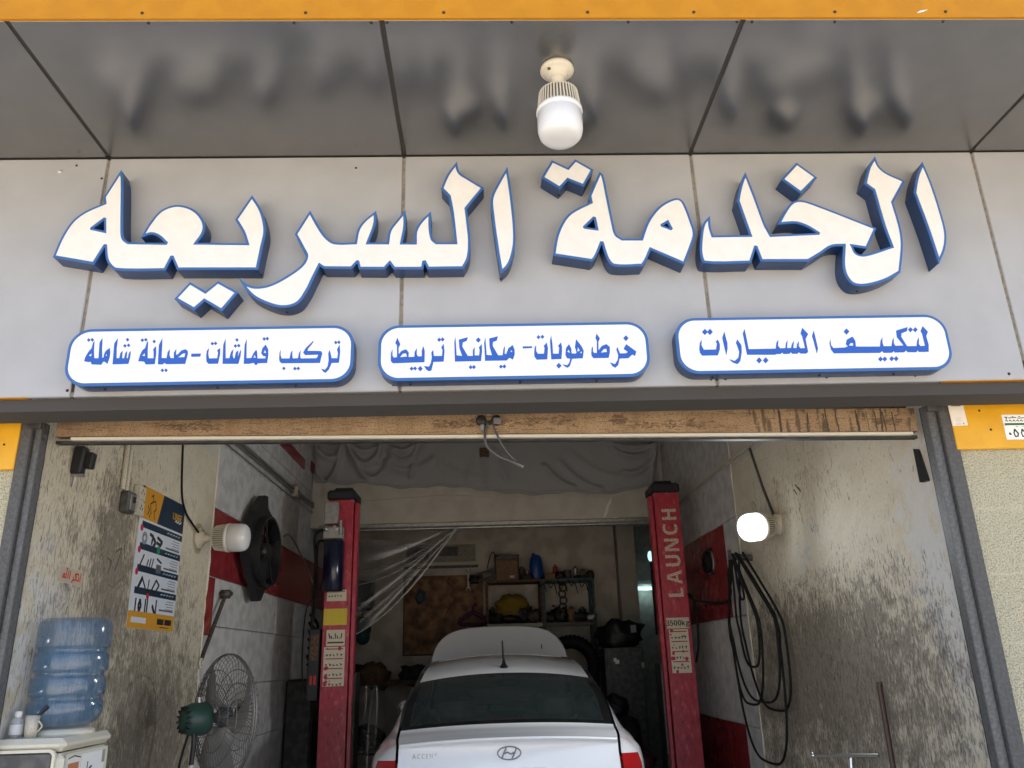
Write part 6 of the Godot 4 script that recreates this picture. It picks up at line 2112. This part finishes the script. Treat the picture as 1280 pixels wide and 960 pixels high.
	single("bent_hook_rod", a_tube(curve3([Vector3(0.0, 2.72, -7.6), Vector3(0.03, 2.84, -7.6), Vector3(0.06, 2.91, -7.6), Vector3(0.10, 2.88, -7.6), Vector3(0.11, 2.57, -7.6)]), 0.008), M.iron, "thin bent iron rod left of the cardboard box on the rack", "rod")
	var jg := thing("blue_jug", "bright blue plastic jug on top of the rusty rack beside the carton", "jug", Vector3(0.625, 2.565, -7.65))
	var jm := MB.new()
	jm.xf = Transform3D(Basis.from_scale(Vector3(1, 1, 0.7)), Vector3.ZERO)
	jm.lathe([[0.0, 0.0], [0.075, 0.0], [0.085, 0.03], [0.085, 0.20], [0.07, 0.27], [0.045, 0.31], [0.0, 0.32]], 22)
	part("tank", jm, M.blue_plastic, jg)
	part("spout", a_tube([Vector3(-0.02, 0.29, 0), Vector3(-0.04, 0.335, 0.0)], 0.022), M.blue_plastic, jg)
	var fm := thing("black_frame_tool", "black open frame tool on the rack's left end", "tool", Vector3(-0.03, 2.565, -7.62))
	var fp := MB.new()
	fp.xf = turned(Vector3(0.0, 0.07, 0), 0, 0, 0.25)
	fp.prism([rect2(0.26, 0.11, 0.02), rect2(0.19, 0.06, 0.01)], -0.02, 0.03, true)
	part("frame", fp, M.black, fm)
	part("grip", crumple(Vector3(-0.13, 0.02, 0), Vector3(0.07, 0.05, 0.05), 9), M.black, fm)
	single("pale_small_carton", a_box(Vector3(0.79, 2.60, -7.6), Vector3(0.13, 0.07, 0.12), 0.004), M.cardboard, "small pale carton on the rack top right of the blue jug", "box")
	single("small_tin", can(Vector3(1.02, 2.565, -7.62), 0.05, 0.11), M.iron, "dark round tin on the teal rack's top between two spray cans", "tin")
	var part_names := ["oily pump housing on the rack top between carton and tin", "black tool lump at the foot of the blue jug", "small dark fitting at the teal rack's right end", "curled dark pipe end at the teal rack's right corner"]
	var spots := [Vector3(0.92, 2.60, -7.62), Vector3(0.50, 2.59, -7.6), Vector3(1.20, 2.585, -7.62), Vector3(1.31, 2.60, -7.62)]
	var sizes := [Vector3(0.06, 0.06, 0.05), Vector3(0.09, 0.05, 0.06), Vector3(0.10, 0.03, 0.05), Vector3(0.05, 0.06, 0.04)]
	for i in 4:
		single("oily_part", crumple(spots[i], sizes[i], 20 + i), M.grease, part_names[i], "car part", "oily parts on the racks")
	# middle shelf loads
	single("yellow_cloth_bundle", crumple(Vector3(0.30, 2.235, -7.62), Vector3(0.19, 0.15, 0.12), 31), M.yellow_cloth, "dirty yellow cloth bundle on the rusty rack's middle shelf", "cloth")
	var low := [
		[Vector3(0.10, 2.10, -7.58), Vector3(0.10, 0.07, 0.08), "dark round part under the yellow cloth's left end", "grease"],
		[Vector3(0.28, 2.09, -7.55), Vector3(0.14, 0.05, 0.07), "black lump in front of the yellow cloth", "black"],
		[Vector3(0.42, 2.13, -7.56), Vector3(0.08, 0.09, 0.07), "dark upright part right of the yellow cloth", "grease"],
		[Vector3(0.57, 2.12, -7.58), Vector3(0.09, 0.08, 0.07), "dark sloping part at the rusty rack's right post", "iron"],
		[Vector3(0.77, 2.10, -7.58), Vector3(0.08, 0.06, 0.07), "small greasy part left of the hanging chain's foot", "grease"],
		[Vector3(0.90, 2.12, -7.56), Vector3(0.10, 0.09, 0.08), "dark rounded housing below the hanging chain", "black"],
		[Vector3(1.03, 2.13, -7.55), Vector3(0.05, 0.09, 0.04), "tan rag sticking up on the teal rack's middle shelf", "cardboard"],
		[Vector3(1.15, 2.09, -7.57), Vector3(0.10, 0.06, 0.07), "dark coiled part right of the tan rag", "grease"],
		[Vector3(1.28, 2.09, -7.57), Vector3(0.07, 0.05, 0.06), "pale metal fitting at the teal rack's right end, middle shelf", "steel"]]
	for i in low.size():
		single("oily_part", crumple(low[i][0], low[i][1], 40 + i), M[low[i][3]], low[i][2], "car part", "oily parts on the racks")
	# cans, bottles and cartons filling the racks
	var goods := [
		["oil_can", Vector3(0.44, 2.565, -7.72), 0.045, 0.15, "iron", "dark oil can behind the blue jug's left side"],
		["spray_can", Vector3(0.87, 2.565, -7.72), 0.03, 0.17, "red_print", "thin red spray can on the teal rack top"],
		["spray_can", Vector3(1.13, 2.565, -7.70), 0.03, 0.14, "steel", "thin grey spray can on the teal rack top"],
		["oil_can", Vector3(1.24, 2.565, -7.75), 0.055, 0.10, "cardboard", "squat tan can at the teal rack top's right end"],
		["oil_can", Vector3(0.06, 2.035, -7.75), 0.05, 0.19, "navy", "dark blue can at the back of the rusty rack's middle shelf"],
		["oil_can", Vector3(0.50, 2.035, -7.78), 0.055, 0.22, "grease", "tall black can at the back of the rusty rack's middle shelf"],
		["spray_can", Vector3(0.83, 2.035, -7.75), 0.032, 0.20, "white_paint", "white spray can at the back of the teal rack's middle shelf"],
		["oil_can", Vector3(1.20, 2.035, -7.77), 0.05, 0.17, "teal", "teal can at the back of the teal rack's middle shelf"]]
	for g in goods:
		var cn := thing(g[0], g[5], "can", g[1], 0, "cans on the racks")
		part("body", can(Vector3.ZERO, g[2], g[3]), M[g[4]], cn)
		part("lid", can(Vector3(0, g[3] - 0.004, 0), g[2] * 0.45, 0.03), M.dark_metal, cn)
	var boxes := [
		["small_carton", Vector3(0.14, 2.045, -7.72), Vector3(0.10, 0.09, 0.10), "cardboard", "small brown carton behind the yellow cloth on the rusty rack"],
		["small_carton", Vector3(1.08, 2.575, -7.74), Vector3(0.11, 0.08, 0.1), "navy", "dark blue carton at the back of the teal rack's top"],
		["small_carton", Vector3(0.98, 2.045, -7.76), Vector3(0.13, 0.16, 0.1), "wood_dark", "brown carton at the back of the teal rack's middle shelf"],
		["small_carton", Vector3(0.52, 2.575, -7.76), Vector3(0.09, 0.12, 0.1), "cardboard", "tan carton behind the blue jug on the rusty rack"]]
	for g in boxes:
		var bx2 := thing(g[0], g[4], "box", g[1], 0, "small cartons on the racks")
		bx2.rotation.y = 0.2 * sin(g[1].x * 9.0)
		part("carton", a_box(Vector3(0, g[2].y / 2, 0), g[2], 0.004), M[g[3]], bx2)
		part("tape", a_box(Vector3(0, g[2].y / 2, 0), Vector3(g[2].x * 0.18, g[2].y + 0.002, g[2].z + 0.002)), M.socket, bx2)
	var wr := MB.new()
	for k in 5:
		var x := 0.62 + 0.13 * k
		wr.tube(curve3([Vector3(x, 2.55, -7.47), Vector3(x + 0.03, 2.47 - 0.02 * (k % 3), -7.46), Vector3(x + 0.08, 2.50, -7.46), Vector3(x + 0.11, 2.40 - 0.03 * (k % 2), -7.47)]), 0.006, 6)
	single("loose_wires", wr, M.rubber, "loose black wires drooping from the racks' upper shelf front", "wires")
	# tools hung on nails above and beside the plywood
	var tl := thing("hung_spanner", "steel spanner hung on the back wall above the plywood board", "spanner", Vector3(-0.25, 2.62, -7.97))
	var sm := MB.new()
	sm.box(Vector3(0, 0.0, 0), Vector3(0.022, 0.22, 0.012), 0.003)
	part("shank", sm, M.steel, tl)
	for y in [-0.12, 0.12]:
		var arc := []
		for k in 10: arc.append(Vector3(cos(TAU * (k / 9.0 * 0.75 + (0.37 if y > 0 else 0.87))) * 0.026, y + sin(TAU * (k / 9.0 * 0.75 + (0.37 if y > 0 else 0.87))) * 0.026, 0))
		part("jaw", a_tube(arc, 0.009, 6), M.steel, tl)
	var cl2 := thing("coiled_wire", "coil of black wire hung on the plywood board", "wire", Vector3(-0.28, 1.83, -7.96))
	for k in 4:
		var ring := []
		for i in 18: ring.append(Vector3(cos(TAU * i / 18) * (0.10 + 0.008 * k), sin(TAU * i / 18) * (0.12 - 0.006 * k), 0.008 * k))
		part("turn", a_tube(ring, 0.006, 6, true), M.rubber, cl2)
	# chain of rings
	var ch := thing("hanging_chain", "chain of large dark rings hanging in front of the teal rack", "chain", Vector3(0.93, 2.20, -7.52))
	for k in 5:
		var ring := []
		var c := Vector3(0.012 * (k % 2), 0.33 - k * 0.078, 0)
		for i in 14: ring.append(c + Vector3(cos(TAU * i / 14) * 0.042, sin(TAU * i / 14) * 0.045, 0.012 * sin(TAU * i / 14) * (1 if k % 2 else -1)))
		part("link", a_tube(ring, 0.011, 7, true), M.iron, ch)
	# lower: bench clutter left behind the car
	var bench := thing("work_bench", "dark greasy work bench along the back wall left of the car", "bench", Vector3(-1.15, BAY_FLOOR, -7.5))
	part("top", a_box(Vector3(0, 1.20, 0), Vector3(1.25, 0.05, 0.7), 0.005), M.wood_dark, bench)
	for x in [-0.55, 0.55]:
		for z in [-0.28, 0.28]: part("leg", a_box(Vector3(x, 0.59, z), Vector3(0.06, 1.18, 0.06)), M.iron, bench)
	part("under_shelf", a_box(Vector3(0, 0.45, 0), Vector3(1.15, 0.03, 0.6)), M.grease, bench)
	var names := ["black engine part heaped on the work bench's left end", "tan gearbox casting on the work bench", "dark engine part at the work bench's right end", "greasy part on the work bench's under shelf", "black tub on the under shelf by the lift post"]
	var bp := [Vector3(-1.5, 1.50, -7.4), Vector3(-1.33, 1.48, -7.25), Vector3(-0.9, 1.48, -7.35), Vector3(-1.0, 0.80, -7.4), Vector3(-1.4, 0.82, -7.35)]
	for i in 5:
		single("engine_part", crumple(bp[i], Vector3(0.17, 0.11 + 0.03 * (i % 2), 0.14), 70 + i), M.rust if i == 1 else M.grease, names[i], "engine part", "engine parts on the bench")

	# tall black tank and dark drum by the left side
	# tyre behind the car on the right
	var ty := thing("spare_tyre", "black tyre leaning against the shelf rack behind the car", "tyre", Vector3(0.93, 1.55, -6.55))
	ty.transform = Transform3D(Basis(Vector3(1, 0, 0), PI / 2 - 0.18), Vector3(0.93, 1.545, -6.75))
	var tm := MB.new()
	tm.lathe([[0.19, -0.09], [0.27, -0.10], [0.305, -0.075], [0.312, 0.0], [0.305, 0.075], [0.27, 0.10], [0.19, 0.09], [0.185, 0.0], [0.19, -0.09]], 40)
	part("carcass", tm, M.rubber, ty)
	for k in 40:
		var bl := MB.new()
		bl.xf = Transform3D(Basis(Vector3.UP, TAU * k / 40), Vector3.ZERO)
		bl.box(Vector3(0.311, 0, 0), Vector3(0.012, 0.11, 0.028))
		part("tread_block", bl, M.rubber, ty)
	single("tyre_stand", a_box(Vector3(0.95, 0.72, -6.8), Vector3(0.5, 1.03, 0.45), 0.01), M.grease, "dark crate under the spare tyre behind the car", "crate")

	# drawer cabinet with the bag on it
	var dc := thing("drawer_cabinet", "grimy grey drawer cabinet behind the right lift post", "cabinet", Vector3(1.47, BAY_FLOOR, -6.62))
	part("carcass", a_box(Vector3(0, 0.755, 0), Vector3(0.42, 1.51, 0.42), 0.006), M.dark_metal, dc)
	for k in 3:
		var y := 1.37 - k * 0.31
		part("drawer", a_box(Vector3(0.0, y, 0.216), Vector3(0.38, 0.27, 0.016), 0.004), M.dark_metal, dc)
	var lk := MB.new()
	lk.cyl(Vector3(-0.10, 1.38, 0.22), Vector3(-0.10, 1.38, 0.25), 0.022)
	lk.box(Vector3(-0.08, 1.36, 0.245), Vector3(0.05, 0.05, 0.016), 0.004)
	part("lock", lk, M.chrome, dc)
	part("side_catch", a_box(Vector3(0.20, 1.32, 0.225), Vector3(0.025, 0.06, 0.01)), M.steel, dc)
	single("black_bag", crumple(Vector3(1.47, 1.83, -6.6), Vector3(0.24, 0.16, 0.2), 91), M.black, "slumped black bag on top of the drawer cabinet", "bag")
	single("pale_rag", a_box(Vector3(1.60, 1.90, -6.42), Vector3(0.06, 0.08, 0.01)), M.fabric, "small grey rag on the black bag", "rag")
	# machinery in the dark right of the car
	var names2 := ["black machine head low behind the right of the car", "dark reddish jack body beside the right lift post's foot", "dark hose heap between car and right lift post", "black compressor block in front of the drawer cabinet"]
	var mp := [Vector3(1.28, 1.12, -6.0), Vector3(1.25, 0.62, -4.9), Vector3(1.28, 0.42, -4.5), Vector3(1.3, 0.75, -5.9)]
	var ms := [Vector3(0.13, 0.12, 0.12), Vector3(0.16, 0.2, 0.2), Vector3(0.17, 0.14, 0.2), Vector3(0.2, 0.28, 0.25)]
	for i in 4:
		single("shop_machine", crumple(mp[i], ms[i], 95 + i), [M.black, M.red_dark if M.has("red_dark") else M.wood_dark, M.rubber, M.grease][i], names2[i], "machine", "machines right of the car")
	single("greasy_wall_cabinet", a_box(Vector3(-1.66, 0.85, -5.0), Vector3(0.24, 1.3, 0.5), 0.02), M.grease, "black greasy cabinet on the left wall behind the left post", "cabinet")
	var hung := MB.new()
	for k in 7:
		var y := 1.95 - k * 0.07
		hung.tube(curve3([Vector3(-1.60, y + 0.1, -4.75), Vector3(-1.52 - 0.02 * (k % 3), y, -4.72), Vector3(-1.56, y - 0.12, -4.76), Vector3(-1.50, y - 0.2, -4.74)]), 0.014 + 0.004 * (k % 2), 7)
	single("hanging_cables", hung, M.rubber, "tangle of dark cables hung beside the left lift post", "cables")

	# alcove: fluorescent tube on a bracket, dark board
	var tf := thing("fluorescent_light", "short lit greenish fluorescent tube in the dim alcove", "lamp", Vector3(2.33, 2.555, -9.3))
	part("batten", a_box(Vector3(0.0, 0.05, 0), Vector3(0.34, 0.04, 0.05), 0.006), M.white_paint, tf)
	part("tube", a_tube([Vector3(-0.16, 0.0, 0.02), Vector3(0.16, 0.0, 0.02)], 0.025, 12), M.tube_glow, tf)
	var al := OmniLight3D.new()
	al.name = "fluorescent_glow"
	al.light_color = Color(0.86, 1.0, 0.97)
	al.light_energy = 0.006
	al.light_size = 0.06
	al.omni_range = 8.0
	al.omni_attenuation = 2.0
	al.shadow_enabled = true
	tf.add_child(al)
	al.position = Vector3(0, -0.03, 0.06)
	single("dark_board", a_box(Vector3(2.36, 2.35, -8.2), Vector3(0.32, 0.95, 0.03), 0.004), M.black, "black upright board standing in the dim alcove", "board")
	var sl := MB.new()
	sl.ball(Vector3.ZERO, Vector3(0.035, 0.07, 0.02))
	var so := single("small_alcove_lamp", sl, M.tube_glow, "small bright oval lamp high on the dark alcove board", "lamp")
	so.position = Vector3(2.19, 2.88, -8.1)


# an irregular lump
func crumple(c: Vector3, r: Vector3, seed_: int) -> MB:
	var n := FastNoiseLite.new()
	n.seed = seed_
	n.frequency = 0.9
	n.fractal_octaves = 3
	var rows := []
	for i in 13:
		var a := PI * i / 12.0 - PI / 2
		var row := []
		for j in 23:
			var b := TAU * (j % 22) / 22.0
			var d := Vector3(cos(a) * cos(b), sin(a), cos(a) * sin(b))
			var k := 1.0 + 0.55 * n.get_noise_3dv(d * 1.6)
			# boxier than a ball
			var q := d / pow(pow(absf(d.x), 3.0) + pow(absf(d.y), 3.0) + pow(absf(d.z), 3.0), 0.25)
			row.append(c + Vector3(q.x * r.x, q.y * r.y, q.z * r.z) * k * 0.95)
		rows.append(row)
	var m := MB.new()
	m.grid(rows, true, true)
	return m

func can(c: Vector3, r: float, h: float) -> MB:
	var m := MB.new()
	m.xf = turned(c)
	m.lathe([[0.0, 0.0], [r, 0.0], [r * 1.04, 0.004], [r, 0.01], [r, h - 0.008], [r * 1.04, h - 0.003], [r * 0.9, h], [0.0, h - 0.004]], 20)
	return m

func shelf(at: Vector3, w: float, m: Material, label: String):
	var o := thing("shelf_rack", label, "shelf", at, 0, "steel shelf racks on the back wall")
	for x in [-w / 2, w / 2]:
		for z in [-0.2, 0.16]:
			var l := MB.new()
			l.box(Vector3(x, 1.18, z), Vector3(0.035, 2.36, 0.005))
			l.box(Vector3(x - 0.015, 1.18, z - 0.015), Vector3(0.005, 2.36, 0.035))
			part("upright", l, m, o)
			for k in 18:
				part("slot_hole", a_box(Vector3(x + 0.002, 0.9 + k * 0.08, z + 0.004), Vector3(0.012, 0.035, 0.003)), M.black, o) if z > 0 and k > 6 else null
	for y in [0.5, 1.15, 1.82, 2.35]:
		part("shelf_board", a_box(Vector3(0, y, -0.02), Vector3(w - 0.01, 0.03, 0.38), 0.003), m, o)
	part("shelf_lip", a_box(Vector3(0, 1.815, 0.172), Vector3(w, 0.045, 0.008)), M.edge_paint if m == M.rust else M.iron, o)
